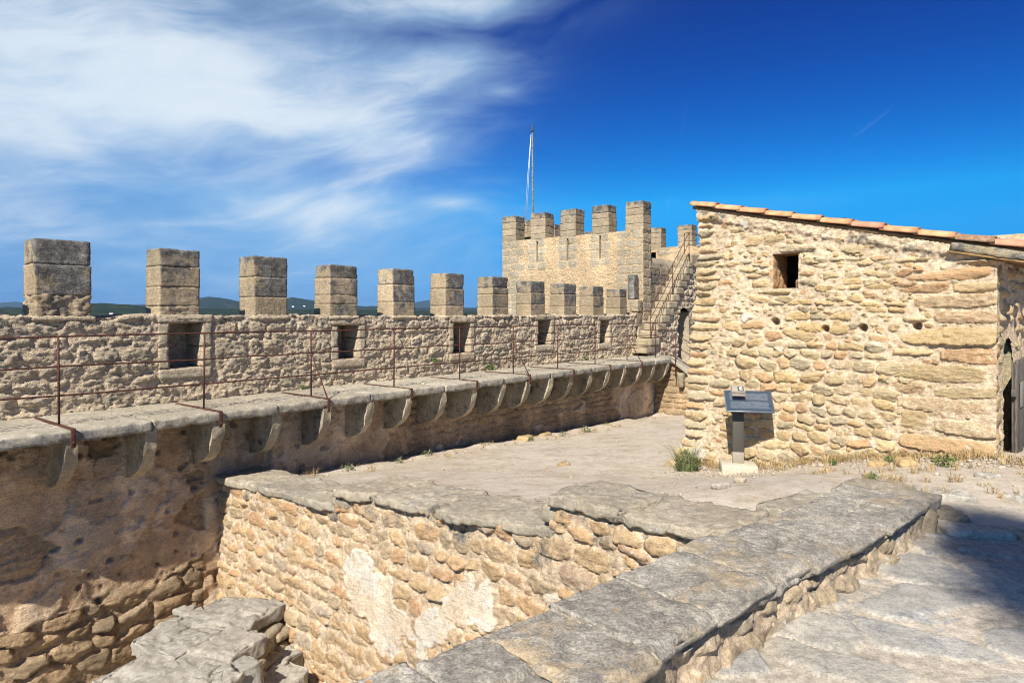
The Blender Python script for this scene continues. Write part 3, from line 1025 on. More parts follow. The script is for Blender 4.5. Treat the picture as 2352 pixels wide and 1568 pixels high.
# ------------------------------------------------------------------ rampart
SLAB_Z = -1.26
PAR_Z = -0.03
N_LOW = 0.80
rampart = empty('rampart_wall', R(16, 0.9, -2.7), 'long crenellated limestone rampart with corbelled walkway running to the tower', 'wall')
MER_S = [8.897, 10.345, 11.82, 13.256, 14.68, 16.12, 17.56, 19.08, 20.54, 21.99, 23.44, 24.95]
MER_Z = [0.95, 0.953, 0.942, 0.934, 0.882, 0.891, 0.873, 0.870, 0.831, 0.82, 0.80, 0.76]
MER_W = [0.62, 0.617, 0.57, 0.585, 0.60, 0.565, 0.57, 0.575, 0.58, 0.59, 0.57, 0.42]
OPEN = [(9.04, 9.52, -0.12, -0.78), (11.94, 12.416, -0.116, -0.777), (14.84, 15.29, -0.186, -0.80), (17.785, 18.31, -0.167, -0.834),
        (20.81, 21.35, -0.13, -0.77), (23.79, 24.29, -0.16, -0.83)]
PS0, PS1 = 8.3, 25.9


def f_parapet(A, B):
    h = PAR_Z - SLAB_Z + 0.02
    P = R(A, np.where(B < h, 0.0, -(B - h)), np.where(B < h, SLAB_Z - 0.02 + B, PAR_Z))
    t = smooth(B, h - 0.05, h + 0.05)[..., None]
    N = (1 - t) * CV + t * ZV
    return P, N / np.linalg.norm(N, axis=-1, keepdims=True)


def near_open(a, b, hw=0, hh=0, pad=0.10):
    z = SLAB_Z - 0.02 + b
    for o0, o1, zt, zb in OPEN:
        if o0 - pad - hw < a < o1 + pad + hw and zb - 0.12 - hh < z < zt + 0.12 + hh:
            return True
    return False


def m_parapet(a, b, P):
    z = SLAB_Z - 0.02 + b
    k = np.ones(a.shape, bool)
    for o0, o1, zt, zb in OPEN:
        k &= ~((a > o0 - 0.03) & (a < o1 + 0.03) & (z < zt + 0.02) & (z > zb - 0.03))
    return k


par_sites = courses(PS0, PS1, 0.0, 1.25, (0.10, 0.25), (0.14, 0.50), 0.006, 0.05, 0.25, (2.8, 4.4), (0.010, 0.034), (0.15, 0.75),
                    0.10, lambda a, b, hw, hh: near_open(a, b, hw * 0.6, hh * 0.3), drift=0.02)
par_sites += courses(PS0, PS1, 1.27, 1.80, (0.24, 0.3), (0.35, 0.7), 0.02, 0.05, 0.2, (3, 5), (0.012, 0.03), (0.5, 0.9))


def par_extra(A, B, P):
    # pitted, honeycombed stone face and a ragged arris
    e = 0.014 * fbm(P * np.array([13, 13, 20.0]), 4, 0.65, 77) + 0.020 * np.minimum(0, fbm(P * np.array([7, 7, 9.0]), 3, 0.6, 78) + 0.15)
    e = e - 0.05 * np.clip(vnoise(P * 3.1, 79) - 0.25, 0, 1) * smooth(B, 1.05, 1.25) * (1 - smooth(B, 1.35, 1.5))
    e = e - 0.03 * np.clip(vnoise(np.stack([A * 2.0, 0 * A, 0 * A], -1), 83), -1, 1) * smooth(B, 1.15, 1.24)
    return e


relief(rampart, f_parapet, (PS0, PS1), (0.0, 1.80), (0.019, 0.017), par_sites, M_parapet, 0.03, 5.0, 0.020, (11, 11, 24), 0.002, 0.018, 0.022, bury=0.014,
       mask=m_parapet, seed=3, extra=par_extra, kindf=lambda A, B, P: 0.55 * smooth(B, 0.95, 1.25))
# rear face and the stretch before the frame
rough_block(rampart, 'parapet_core', R(17.1, -0.62, -1.3), (17.6, 0.10, 2.5), M_parapet, RAX, 0.3, 0.02, 0.01)
rough_block(rampart, 'parapet_stretch', R(6.4, -0.30, -1.15), (3.86, 0.56, 2.24), M_parapet, RAX, 0.06, 0.03, 0.025, 9.0, 0.02)

for k, (s0, zt, wd) in enumerate(zip(MER_S, MER_Z, MER_W)):
    th = 0.46
    zb = PAR_Z - 0.03
    mer = rough_block(rampart, 'merlon', R(s0 + wd / 2, -th / 2 - 0.01, (zt + zb) / 2), (wd - 0.03, th - 0.03, zt - zb - 0.03), M_merlon, RAX, 0.08, 0.02, 0.004, warp=0)
    nb = 4 if k in (2, 4, 7) else 3
    cuts = np.linspace(zb, zt, nb + 1)
    cuts[1:-1] += rng.normal(0, 0.025, nb - 1)
    for j in range(nb):
        z0, z1 = cuts[j], cuts[j + 1]
        top = (j + 1) / nb
        kd = 0.12 + 0.62 * max(0, top - 0.30) / 0.70 + rng.normal(0, 0.08)

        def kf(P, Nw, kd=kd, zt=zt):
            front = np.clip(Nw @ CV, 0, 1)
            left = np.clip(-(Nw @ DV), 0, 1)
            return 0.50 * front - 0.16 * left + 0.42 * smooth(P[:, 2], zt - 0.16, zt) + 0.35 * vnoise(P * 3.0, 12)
        rough = 0.006
        if (k, j) in ((1, 0), (2, 0)):
            rough = 0.045 if k == 1 else 0.022
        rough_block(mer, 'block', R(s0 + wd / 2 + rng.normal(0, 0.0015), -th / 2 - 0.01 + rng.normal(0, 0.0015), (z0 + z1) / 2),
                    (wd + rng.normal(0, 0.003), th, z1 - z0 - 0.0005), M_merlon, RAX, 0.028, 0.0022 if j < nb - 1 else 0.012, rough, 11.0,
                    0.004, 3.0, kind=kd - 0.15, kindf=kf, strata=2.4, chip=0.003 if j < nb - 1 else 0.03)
    # mortar fillet under the merlon
    rough_block(mer, 'mortar_bed', R(s0 + wd / 2, -th / 2 + 0.01, zb + 0.005), (wd + 0.08, th + 0.05, 0.07), M_parapet, RAX, 0.035, 0.03, 0.016, 12.0, 0.02, 5.0, tint=0.9, kind=-0.3)

for (o0, o1, zt, zb) in OPEN[1:]:
    d_ = 0.50
    n0, n1 = -d_, 0.022
    nc, nw = (n0 + n1) / 2, n1 - n0
    rough_block(rampart, 'lintel', R((o0 + o1) / 2, nc, zt + 0.055), (o1 - o0 + 0.30, nw + 0.02, 0.12), M_parapet, RAX, 0.03, 0.02, 0.012, 12, 0.012, kind=0.65)
    rough_block(rampart, 'sill', R((o0 + o1) / 2, nc, zb - 0.075), (o1 - o0 + 0.26, nw + 0.015, 0.15), M_parapet, RAX, 0.03, 0.02, 0.012, 12, 0.012, kind=0.35)
    for e0, e1 in ((o0 - 0.15, o0), (o1, o1 + 0.15)):
        m_ = zb + (zt - zb) * rng.uniform(0.35, 0.6)
        for z0, z1 in ((zb, m_), (m_, zt)):
            rough_block(rampart, 'jamb_stone', R((e0 + e1) / 2, nc, (z0 + z1) / 2), (e1 - e0 + rng.uniform(-0.0, 0.006), nw, z1 - z0 - 0.006), M_parapet, RAX,
                        0.03, 0.010, 0.012, 12, 0.006, kind=rng.uniform(0.1, 0.6), chip=0.03)
    rough_block(rampart, 'niche_back', R((o0 + o1) / 2, n0 - 0.02, (zt + zb) / 2), (o1 - o0 + 0.1, 0.05, zt - zb + 0.1), M_parapet, RAX, 0.05, 0.01, 0.01, kind=0.9)


# --- lower face of the rampart
def f_lower(A, B):
    P = R(A, N_LOW + 0 * A, B)
    return P, np.broadcast_to(CV, P.shape)


def m_lower(a, b, P):
    g = ground_z(P[..., 0], P[..., 1])
    return (a < 12.3) | (b > g - 0.12)


low_sites = courses(12.2, 25.5, -3.2, -1.45, (0.11, 0.17), (0.13, 0.28), 0.016, 0.03, 0.2, (3, 6), (0.010, 0.030), (0.0, 0.5), 0.06, drift=0.01)
low_sites += courses(8.0, 12.2, -4.6, -3.15, (0.14, 0.28), (0.16, 0.46), 0.006, 0.20, 0.2, (2.4, 3.6), (0.02, 0.075), (0.0, 0.3), 0.03, drift=0.03)
low_sites += courses(8.0, 12.2, -3.15, -1.4, (0.13, 0.22), (0.2, 0.4), 0.02, 0.1, 0.25, (2.6, 4.5), (0.004, 0.02), (0.0, 0.5), 0.1)


def low_plaster(A, B, P):
    q = np.stack([A, B, 0 * A + 4.0], -1)
    n1 = fbm(q * 1.15, 4, 0.55, 31)
    n2 = fbm(q * np.array([0.9, 1.5, 1]), 4, 0.6, 35)
    pit = smooth(B - (-3.42 + 0.20 * n1 + 0.10 * (A - 10.5)), -0.012, 0.012) * smooth(0.44 - n2 - 0.5 * smooth(A, 10.3, 9.7), -0.012, 0.012)
    court = smooth(np.maximum((15.6 - A) / 2.2 + 0.9 * n1, np.maximum((A - 23.2) / 0.6, -1) + 0.5 * n2 + 0.5 * (B + 2.45)), -0.015, 0.015)
    court = np.maximum(court, smooth(n2 - 0.42, -0.015, 0.015))
    return np.where(A < 12.05, pit, court)


def low_plh(A, B, P):
    q = np.stack([A, B, 0 * A + 9.0], -1)
    st = smooth(fbm(q * 1.5, 4, 0.55, 61), -0.015, 0.02) * 0.022 + smooth(fbm(q * 1.1 + 5, 4, 0.55, 63), 0.18, 0.20) * 0.022
    holes = np.clip(vnoise(q * 9.0, 64) - 0.78, 0, 1) * 0.5 + np.clip(fbm(q * 14.0, 3, 0.6, 65) - 0.55, 0, 1) * 0.05
    return 0.024 + st - holes


def low_pt(A, B, P):
    q = np.stack([A, B, 0 * A + 9.0], -1)
    return 0.15 + 0.45 * smooth(fbm(q * 1.5, 4, 0.55, 61), -0.015, 0.02) + 0.35 * smooth(fbm(q * 1.1 + 5, 4, 0.55, 63), 0.18, 0.20)


def relief_lower():
    relief(rampart, f_lower, (8.0, 25.45), (-4.6, -1.40), (0.024, 0.022), low_sites, M_lower, 0.024, 6.0, 0.018, (10, 10, 20), 0.016, 0.016, 0.022,
           mask=m_lower, plaster=low_plaster, plaster_h=0.03, plaster_amp=0.022, seed=9, piece='wall_stone', base='wall_mortar',
           extra=lambda A, B, P: 0.02 * fbm(P * 2.5, 3, 0.5, 90), max_parts=280, ph=low_plh, ptint=low_pt,
           kindf=lambda A, B, P: 0.7 * smooth(B, -2.05, -1.5) - 0.25)


relief_lower()
rough_block(rampart, 'wall_stretch', R(6.3, N_LOW - 0.3, -3.0), (3.4, 0.6, 3.2), M_lower, RAX, 0.08, 0.02, 0.02)

# --- corbels and walkway slabs
COR_S = [10.29 + 0.825 * k for k in range(-5, 19)]


def corbel(s, k):
    wd = 0.14 + rng.uniform(-0.02, 0.025)
    L, Hc, zt = 0.63 + rng.uniform(-0.02, 0.02), 0.60 + rng.uniform(-0.03, 0.03), -1.385
    nt, nr, nw = 18, 10, 6
    V, F, att = [], [], []
    tt = np.linspace(0, PI / 2, nt + 1)
    ws = np.linspace(-wd / 2, wd / 2, nw + 1)
    sp = lambda th, r: (N_LOW - 0.04 + (L + 0.04) * r * np.sin(th) ** 0.8, zt - Hc * r * np.cos(th) ** 0.9)
    T, Wg = np.meshgrid(tt, ws, indexing='ij')
    n_, z_ = sp(T, 1.0)
    V.append(R(s + Wg, n_, z_).reshape(-1, 3))
    att += [(0.5, 1, 0, -0.05)] * T.size
    idx = np.arange(T.size).reshape(T.shape)
    F.append(np.stack([idx[:-1, :-1], idx[:-1, 1:], idx[1:, 1:], idx[1:, :-1]], -1).reshape(-1, 4))
    off = T.size
    rr = np.linspace(0.02, 1, nr + 1)
    for sgn in (-1, 1):
        T, Rg = np.meshgrid(tt, rr, indexing='ij')
        n_, z_ = sp(T, Rg)
        V.append(R(s + sgn * wd / 2 + 0 * T, n_, z_).reshape(-1, 3))
        att += [(0.4, 1, 0, 0.55 if sgn > 0 else 0.38)] * T.size
        idx = off + np.arange(T.size).reshape(T.shape)
        q = np.stack([idx[:-1, :-1], idx[1:, :-1], idx[1:, 1:], idx[:-1, 1:]], -1).reshape(-1, 4)
        F.append(q if sgn < 0 else q[:, ::-1])
        off += T.size
    V = np.concatenate(V)
    o_ = rng.uniform(-40, 40, 3)
    for a in range(3):
        V[:, a] += 0.020 * fbm(V * 7.0 + o_ + a * 7.7, 4, 0.62, 5)
    mk_mesh('corbel', V, np.concatenate(F), M_corbel, rampart, np.array(att))


for k, s in enumerate(COR_S):
    if s > 8.4:
        corbel(s, k)
edges = [s for s in COR_S if True][::2] + [25.36]
edges = sorted(edges)
for a0, a1 in zip(edges[:-1], edges[1:]):
    if a1 - a0 < 0.3:
        continue
    dz = rng.normal(0, 0.002)
    rough_block(rampart, 'walkway_slab', R((a0 + a1) / 2, 0.70 + rng.normal(0, 0.008), SLAB_Z - 0.065 + dz), (a1 - a0 - 0.001, 1.50, 0.135), M_slab, RAX,
                0.032, 0.010, 0.009, 12.0, 0.014, 2.2, kind=0.25, chip=0.035, steps=0.003,
                kindf=lambda P, Nw: 0.45 * np.clip(1 - Nw[:, 2], 0, 1) + 0.25 * vnoise(P * 2.0, 4))
rough_block(rampart, 'walkway_slab', R(25.85, 0.48, SLAB_Z - 0.075), (0.96, 1.05, 0.13), M_slab, RAX, 0.04, 0.02, 0.01)

# ------------------------------------------------------------------ iron railing on the walkway
rail = empty('iron_railing', R(16, 1.03, SLAB_Z), 'rusty three-bar iron railing along the rampart walkway', 'railing')
POST_S = [10.29 + 1.65 * k for k in range(-2, 10)]
POST_S[-1] = 25.2
for i, s in enumerate(POST_S):
    lean = rng.normal(0, 0.008, 2)
    bar(rail, 'post', [R(s, 1.03, SLAB_Z), R(s + lean[0], 1.03 + lean[1], SLAB_Z + 1.02)], 0.0125, M_rust, 8)
    if i < len(POST_S) - 1:
        st = box(rail, 'strap', R(s, 0.86, SLAB_Z + 0.012), (0.042, 1.24, 0.013), M_rust, RAX, 0.003)
        box(st, 'hook', R(s, 1.478, SLAB_Z - 0.085), (0.046, 0.016, 0.21), M_rust, RAX, 0.003)
        bar(st, 'bolt', [R(s, 1.48, SLAB_Z - 0.13), R(s, 1.512, SLAB_Z - 0.13)], 0.013, M_rust, 6)
for kk in (4, 10, 16):
    s = 10.29 + 0.825 * kk
    bar(rail, 'brace', [R(s, 1.04, SLAB_Z + 0.66), R(s, 1.44, SLAB_Z + 0.02)], 0.010, M_rust, 6)
for hgt in (1.01, 0.67, 0.34):
    pts = []
    for s in np.arange(POST_S[0], 25.21, 0.55):
        pts.append(R(s, 1.03 + rng.normal(0, 0.003), SLAB_Z + hgt + rng.normal(0, 0.004)))
    pts.append(R(25.2, 1.03, SLAB_Z + hgt))
    bar(rail, 'rail', pts, 0.0105, M_rust, 8)
    bar(rail, 'sloping_rail', [R(25.2, 1.03, SLAB_Z + hgt), R(25.25, 1.55, SLAB_Z + hgt - 0.28), R(25.3, 2.12, SLAB_Z + hgt - 0.60)], 0.0105, M_rust, 8)
bar(rail, 'post', [R(25.25, 1.62, SLAB_Z - 0.55), R(25.25, 1.62, SLAB_Z + 0.72)], 0.0125, M_rust, 8)

# ------------------------------------------------------------------ corner tower
TS = 26.37                      # its front stands square across the end of the rampart
TN0, TN1 = -5.72, 0.02
TZ = 2.68
tower = empty('corner_tower', R(28.5, -2.8, -3.0), 'square crenellated stone tower with three arrow slits at the rampart end', 'tower')


def f_tower(A, B):
    P = R(TS + 0 * A, A, B)
    return P, np.broadcast_to(-DV, P.shape)


SLITS = [-4.14, -2.84, -1.55]
t_sites = []
zc = -0.9
row = 0
while zc < TZ - 0.05:
    h = min(0.275, TZ - zc)
    l = 0.62 if row % 2 else 0.40
    t_sites.append(block_site(TN0, TN0 + l * 0.62, zc, zc + h, 0.012, kind=0.25))
    t_sites.append(block_site(TN0 + l * 0.62, TN0 + l + 0.42, zc, zc + h, 0.010, kind=0.2))
    t_sites.append(block_site(TN1 - l, TN1, zc, zc + h, 0.012, kind=0.3))
    t_sites.append(block_site(TN1 - l - (0.55 if row % 2 == 0 else 0.35), TN1 - l, zc, zc + h, 0.010, kind=0.2))
    if zc > 1.45:
        for q in SLITS:
            t_sites.append(block_site(q - 0.36 - 0.06 * (row % 2), q - 0.035, zc, zc + h, 0.012, kind=0.22))
            t_sites.append(block_site(q + 0.035, q + 0.34 + 0.07 * (row % 2), zc, zc + h, 0.012, kind=0.25))
    zc += h
    row += 1
t_sites += courses(-4.7, -1.0, 2.45, TZ, (0.2, 0.24), (0.3, 0.55), 0.02, 0.02, 0.1, (4, 6), (0.0, 0.012), (0.3, 0.7), 0.15,
                   lambda a, b, hw, hh: min(abs(a - q) for q in SLITS) < 0.36 + hw)
t_sites += courses(-4.6, -1.0, -0.3, 2.4, (0.10, 0.2), (0.12, 0.3), 0.05, 0.1, 0.3, (2.2, 3), (-0.004, 0.010), (-0.3, 0.1), 0.62,
                   lambda a, b, hw, hh: b > 1.45 and min(abs(a - q) for q in SLITS) < 0.42 + hw, tint=(0.5, 1.0))


def m_tower(a, b, P):
    k = np.ones(a.shape, bool)
    for q in SLITS:
        k &= ~((np.abs(a - q) < 0.036) & (b > 1.78) & (b < 2.60))
    return k


relief(tower, f_tower, (TN0, TN1), (-0.9, TZ), (0.02, 0.025), t_sites, M_tower, 0.012, 6.0, 0.010, (9, 9, 26), 0.004, 0.016, 0.02, mask=m_tower, seed=15,
       piece='block', base='render_coat', kindf=lambda A, B, P: 0.3 * smooth(B, 2.2, 2.7) - 0.15)
for q in SLITS:
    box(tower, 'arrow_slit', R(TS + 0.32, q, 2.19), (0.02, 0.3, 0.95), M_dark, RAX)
    for sg in (-1, 1):
        rough_block(tower, 'slit_jamb', R(TS + 0.16, q + sg * 0.098, 2.19), (0.30, 0.12, 0.86), M_tower, RAX, 0.06, 0.004, 0.003, warp=0.002)
# body behind the face, wall top and parapet walk
rough_block(tower, 'tower_body', R(TS + 2.2, -2.85, -0.70), (4.34, 5.60, 5.1), M_tower, RAX, 0.25, 0.02, 0.01)
rough_block(tower, 'wall_top', R(TS + 0.28, -2.85, TZ - 0.04), (0.52, 5.72, 0.10), M_tower, RAX, 0.05, 0.03, 0.02, 8, 0.015, kind=0.5)
# right flank (faces the stair)
fl_sites = courses(TS, TS + 0.58, -1.0, TZ, (0.25, 0.29), (0.28, 0.62), 0.012, 0.01, 0.05, (5, 8), (0.006, 0.014), (0.2, 0.6), flush=True)


def f_flank(A, B):
    P = R(A, TN1 + 0 * A, B)
    return P, np.broadcast_to(CV, P.shape)


relief(tower, f_flank, (TS, TS + 0.58), (-1.0, TZ), (0.022, 0.022), fl_sites, M_tower, 0.01, 6, 0.012, (9, 9, 30), 0.008, 0.012, 0.02, seed=17, piece='flank_block', base='flank_mortar')
fl_sites = courses(TS + 0.58, 31.5, -1.0, 1.66, (0.25, 0.31), (0.4, 0.75), 0.014, 0.01, 0.05, (4, 7), (0.006, 0.018), (0.3, 0.95))


def f_flank2(A, B):
    P = R(A, TN1 - 0.02 + 0 * A, B)
    return P, np.broadcast_to(CV, P.shape)


relief(tower, f_flank2, (TS + 0.58, 31.5), (-1.0, 1.66), (0.03, 0.025), fl_sites, M_merlon, 0.012, 6, 0.014, (9, 9, 30), 0.008, 0.012, 0.02, seed=18, piece='side_block', base='side_mortar')
rough_block(tower, 'side_wall_top', R(29.2, -0.24, 1.63), (4.6, 0.46, 0.09), M_merlon, RAX, 0.05, 0.03, 0.012, kind=0.7)


def tower_merlon(sc, nc, ws, wn, z0, z1, parent=tower, hole=False):
    m = rough_block(parent, 'merlon', R(sc, nc, (z0 + z1) / 2), (ws - 0.03, wn - 0.03, z1 - z0 - 0.03), M_merlon, RAX, 0.1, 0.02, 0.004, warp=0)
    nb = 4
    cuts = np.linspace(z0, z1, nb + 1)
    cuts[1:-1] += rng.normal(0, 0.02, nb - 1)
    for j in range(nb):
        kd = -0.05 + 0.65 * (j / (nb - 1)) ** 1.3 + rng.normal(0, 0.1)

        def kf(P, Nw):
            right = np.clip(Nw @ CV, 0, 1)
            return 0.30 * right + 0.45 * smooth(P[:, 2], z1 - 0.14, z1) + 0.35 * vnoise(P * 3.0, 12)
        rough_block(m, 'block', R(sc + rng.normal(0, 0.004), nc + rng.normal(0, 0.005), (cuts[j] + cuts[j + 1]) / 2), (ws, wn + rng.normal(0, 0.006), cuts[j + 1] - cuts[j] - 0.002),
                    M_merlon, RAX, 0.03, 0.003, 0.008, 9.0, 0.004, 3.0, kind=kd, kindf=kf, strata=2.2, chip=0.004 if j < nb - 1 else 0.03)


for n0 in (-5.72, -4.41, -3.13, -1.85, -0.60):
    tower_merlon(TS + 0.27, n0 + 0.31, 0.54, 0.63, TZ - 0.02, 3.60)
for s0 in (27.55, 29.05, 30.5, 31.95):
    tower_merlon(s0 + 0.3, -5.47, 0.6, 0.48, TZ - 0.02, 3.60)
rough_block(tower, 'side_parapet', R(30.7, -5.47, 1.5), (7.6, 0.48, 2.38), M_tower, RAX, 0.15, 0.02, 0.012)
# far wall of the tower yard
FS = 34.5


def f_far(A, B):
    P = R(FS + 0 * A, A, B)
    return P, np.broadcast_to(-DV, P.shape)


far_sites = courses(-6, 3.5, 0.6, 2.95, (0.2, 0.3), (0.3, 0.7), 0.02, 0.02, 0.15, (3, 6), (0.0, 0.02), (0.0, 0.5), 0.35)
relief(tower, f_far, (-6, 3.5), (0.6, 2.95), (0.035, 0.035), far_sites, M_tower, 0.015, 6, 0.012, (9, 9, 26), 0.006, 0.014, 0.02, seed=19, piece='far_block', base='far_render',
       mask=lambda a, b, P: ~((a > -3.87) & (a < -3.54) & (b > 2.29) & (b < 2.76)))
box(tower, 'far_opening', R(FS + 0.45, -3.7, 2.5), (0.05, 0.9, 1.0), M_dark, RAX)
rough_block(tower, 'far_wall_top', R(FS + 0.26, -1.2, 2.92), (0.5, 9.6, 0.10), M_merlon, RAX, 0.06, 0.03, 0.018, kind=0.5)
for n0, wd in ((-5.2, 0.6), (-3.85, 0.55), (-2.52, 0.66), (-1.15, 0.62)):
    tower_merlon(FS + 0.26, n0 + wd / 2, 0.5, wd, 2.94, 3.88)
# standing slab stones at the rampart end
for (s, n, z, sz, kd) in ((26.12, -0.20, 0.86, (0.30, 0.24, 0.78), 0.9), (26.14, -0.10, 0.27, (0.34, 0.30, 0.38), 0.55), (26.1, -0.14, -0.16, (0.40, 0.34, 0.44), 0.5)):
    rough_block(tower, 'end_block', R(s, n, z), sz, M_merlon, RAX, 0.03, 0.03, 0.012, kind=kd)

# ------------------------------------------------------------------ flagpole
fp = empty('flagpole', R(27.5, -5.15, 1.85), 'thin weathered wooden flagpole with white halyard above the tower', 'flagpole')
base = R(27.5, -5.15, 1.85)
top = base + np.array([-0.03, 0, 5.05])
bar(fp, 'pole', [base, (base + top) / 2, top], 0.036, M_pole, 10, 0.026)
bar(fp, 'finial', [top, top + [0, 0, 0.05], top + [0, 0, 0.12], top + [0, 0, 0.2], top + [0, 0, 0.27]], 0.05, M_steel, 10, 0.016)
bar(fp, 'halyard', [top + [-0.05, -0.03, -0.1], top + [-0.17, -0.05, -1.6], top + [-0.28, -0.05, -3.45]], 0.008, M_rope, 5)
bar(fp, 'halyard', [top + [-0.05, -0.03, -0.12], top + [-0.13, -0.05, -1.6], top + [-0.22, -0.05, -3.45]], 0.008, M_rope, 5)

# ------------------------------------------------------------------ stair up to the tower
stair = empty('stone_stair', R(26.5, 0.2, -1.3), 'narrow stone stair climbing beside the tower flank with arched doorway below', 'stair')
ST0, STN, NS = 25.93, 0.44, 12
rise, run = 0.232, 0.262
for i in range(-1, NS):
    z1 = -0.72 + rise * i
    s0 = ST0 + run * i
    rough_block(stair, 'step', R(s0 + 0.30, STN / 2 + 0.02 + rng.normal(0, 0.008), z1 - 0.13), (0.62 + rng.uniform(-0.03, 0.03), STN + 0.06 + rng.uniform(0, 0.03), 0.225), M_tower, RAX, 0.04, 0.018, 0.008, 9, 0.012,
                tint=rng.uniform(0.1, 1.0), kind=rng.uniform(-0.4, 0.35), chip=0.02)
rough_block(stair, 'top_landing', R(ST0 + run * NS + 0.55, STN / 2, 1.86), (1.2, STN + 0.1, 0.44), M_merlon, RAX, 0.05, 0.02, 0.012, kind=0.0)


def stair_top(s):
    return np.clip(-0.72 + (s - ST0 - 0.15) / run * rise - 0.12, -0.95, 1.9)


def f_sflank(A, B):
    P = R(A, STN + 0 * A, B)
    return P, np.broadcast_to(CV, P.shape)


DA0, DA1, DZ1 = 28.05, 28.95, 0.23


def m_sflank(a, b, P):
    arch = (np.abs(a - (DA0 + DA1) / 2) < (DA1 - DA0) / 2) & (b < DZ1 - 0.45 + np.sqrt(np.clip(0.45 ** 2 - (a - (DA0 + DA1) / 2) ** 2, 0, 1)))
    return (b < stair_top(a)) & ~arch


sf_sites = courses(25.9, 31.0, -1.8, 2.1, (0.12, 0.22), (0.15, 0.4), 0.02, 0.08, 0.3, (2.4, 4), (0.01, 0.04), (0.2, 0.9), 0.2)
relief(stair, f_sflank, (25.9, 31.0), (-1.8, 2.1), (0.03, 0.025), sf_sites, M_parapet, 0.03, 5, 0.02, (10, 10, 14), 0.02, 0.03, 0.03, mask=m_sflank, seed=23, piece='flank_stone', base='flank_mortar',
       extra=lambda A, B, P: 0.03 * fbm(P * 7, 4, 0.6, 55))
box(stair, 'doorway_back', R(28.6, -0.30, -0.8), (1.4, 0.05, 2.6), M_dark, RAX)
rough_block(stair, 'doorway_jamb', R(DA1 + 0.06, 0.06, -0.8), (0.12, 0.72, 1.8), M_tower, RAX, 0.06, 0.01, 0.01)
rough_block(stair, 'doorway_jamb', R(DA0 - 0.06, 0.04, -0.8), (0.12, 0.72, 1.8), M_parapet, RAX, 0.06, 0.01, 0.01)
rough_block(stair, 'doorway_head', R(28.5, 0.04, 0.30), (1.2, 0.7, 0.10), M_parapet, RAX, 0.06, 0.01, 0.01)
rough_block(stair, 'stair_core', R(27.0, -0.10, -0.95), (1.9, 0.24, 1.5), M_parapet, RAX, 0.1, 0.02, 0.02)
rough_block(stair, 'door_landing', R(27.9, 1.35, -1.78), (4.2, 1.75, 0.10), M_slab, RAX, 0.08, 0.02, 0.01)
# sloping coping of the flight that goes down behind the house
sl = np.array([0.0, 0.83, -0.557]); sl = sl / np.linalg.norm(sl)
upv = np.array([0, 0.557, 0.83])
AXS = np.stack([np.array([1.0, 0, 0]), sl, upv]) @ RAX
rough_block(stair, 'sloping_coping', R(25.55, 1.92, SLAB_Z - 0.36), (0.42, 1.25, 0.14), M_slab, AXS, 0.04, 0.02, 0.012, kind=0.3)
for j in range(3):
    corb = R(25.45, 1.75 + 0.42 * j, -1.88 - 0.27 * j)
    rough_block(stair, 'bracket_stone', corb, (0.36, 0.16, 0.42), M_corbel, RAX, 0.04, 0.05, 0.012, taper=-0.5)
rt_sites = courses(0.86, 4.2, -3.3, -1.5, (0.13, 0.2), (0.2, 0.42), 0.015, 0.02, 0.15, (4, 7), (0.01, 0.025), (-0.2, 0.2))


def f_return(A, B):
    P = R(25.50 + 0 * A, A, B)
    return P, np.broadcast_to(-DV, P.shape)


relief(stair, f_return, (0.86, 4.2), (-3.3, -1.42), (0.03, 0.025), rt_sites, M_lower, 0.012, 6, 0.010, (10, 10, 20), 0.02, 0.012, 0.02, seed=27, piece='return_stone', base='return_mortar',
       mask=lambda a, b, P: b < -1.42 - 0.67 * np.clip(a - 1.45, 0, 9) + 0.1)
# stair railing
srail = empty('stair_railing', R(26.0, STN, -0.72), 'thin rusty handrail rising along the narrow tower stair', 'railing')
ps = [(25.98, -0.80), (27.55, 0.62), (28.85, 1.78)]
for i, (s, z) in enumerate(ps):
    bar(srail, 'post', [R(s, STN + 0.03, z - 0.45), R(s, STN + 0.03, z + 1.02)], 0.013, M_rust, 6)
for hgt in (1.0, 0.66, 0.32):
    bar(srail, 'rail', [R(25.98, STN + 0.03, -0.80 + hgt), R(28.85, STN + 0.03, 1.78 + hgt)], 0.011, M_rust, 6)
bar(srail, 'rail', [R(28.85, STN + 0.03, 2.78), R(29.1, STN - 0.25, 2.80)], 0.011, M_rust, 6)
bar(srail, 'rail', [R(28.85, STN + 0.03, 2.78), R(29.6, STN + 0.25, 2.70)], 0.011, M_rust, 6)
bar(srail, 'rail', [R(28.85, STN + 0.03, 2.38), R(29.6, STN + 0.25, 2.30)], 0.011, M_rust, 6)
bar(srail, 'post', [R(29.1, STN - 0.25, 1.95), R(29.1, STN - 0.25, 2.80)], 0.012, M_rust, 6)

# ------------------------------------------------------------------ guard house
HWID = 3.80
HT0 = 0.13
SLOPE = 0.235


def roof_z(t):
    return 1.60 - SLOPE * t


house = empty('guard_house', H(1.9, 1.2, -2.1), 'small rubble stone house with sloping clay tile roof and one square window', 'house')
WT0, WT1, WZ0, WZ1 = 1.27, 1.62, 0.355, 0.845


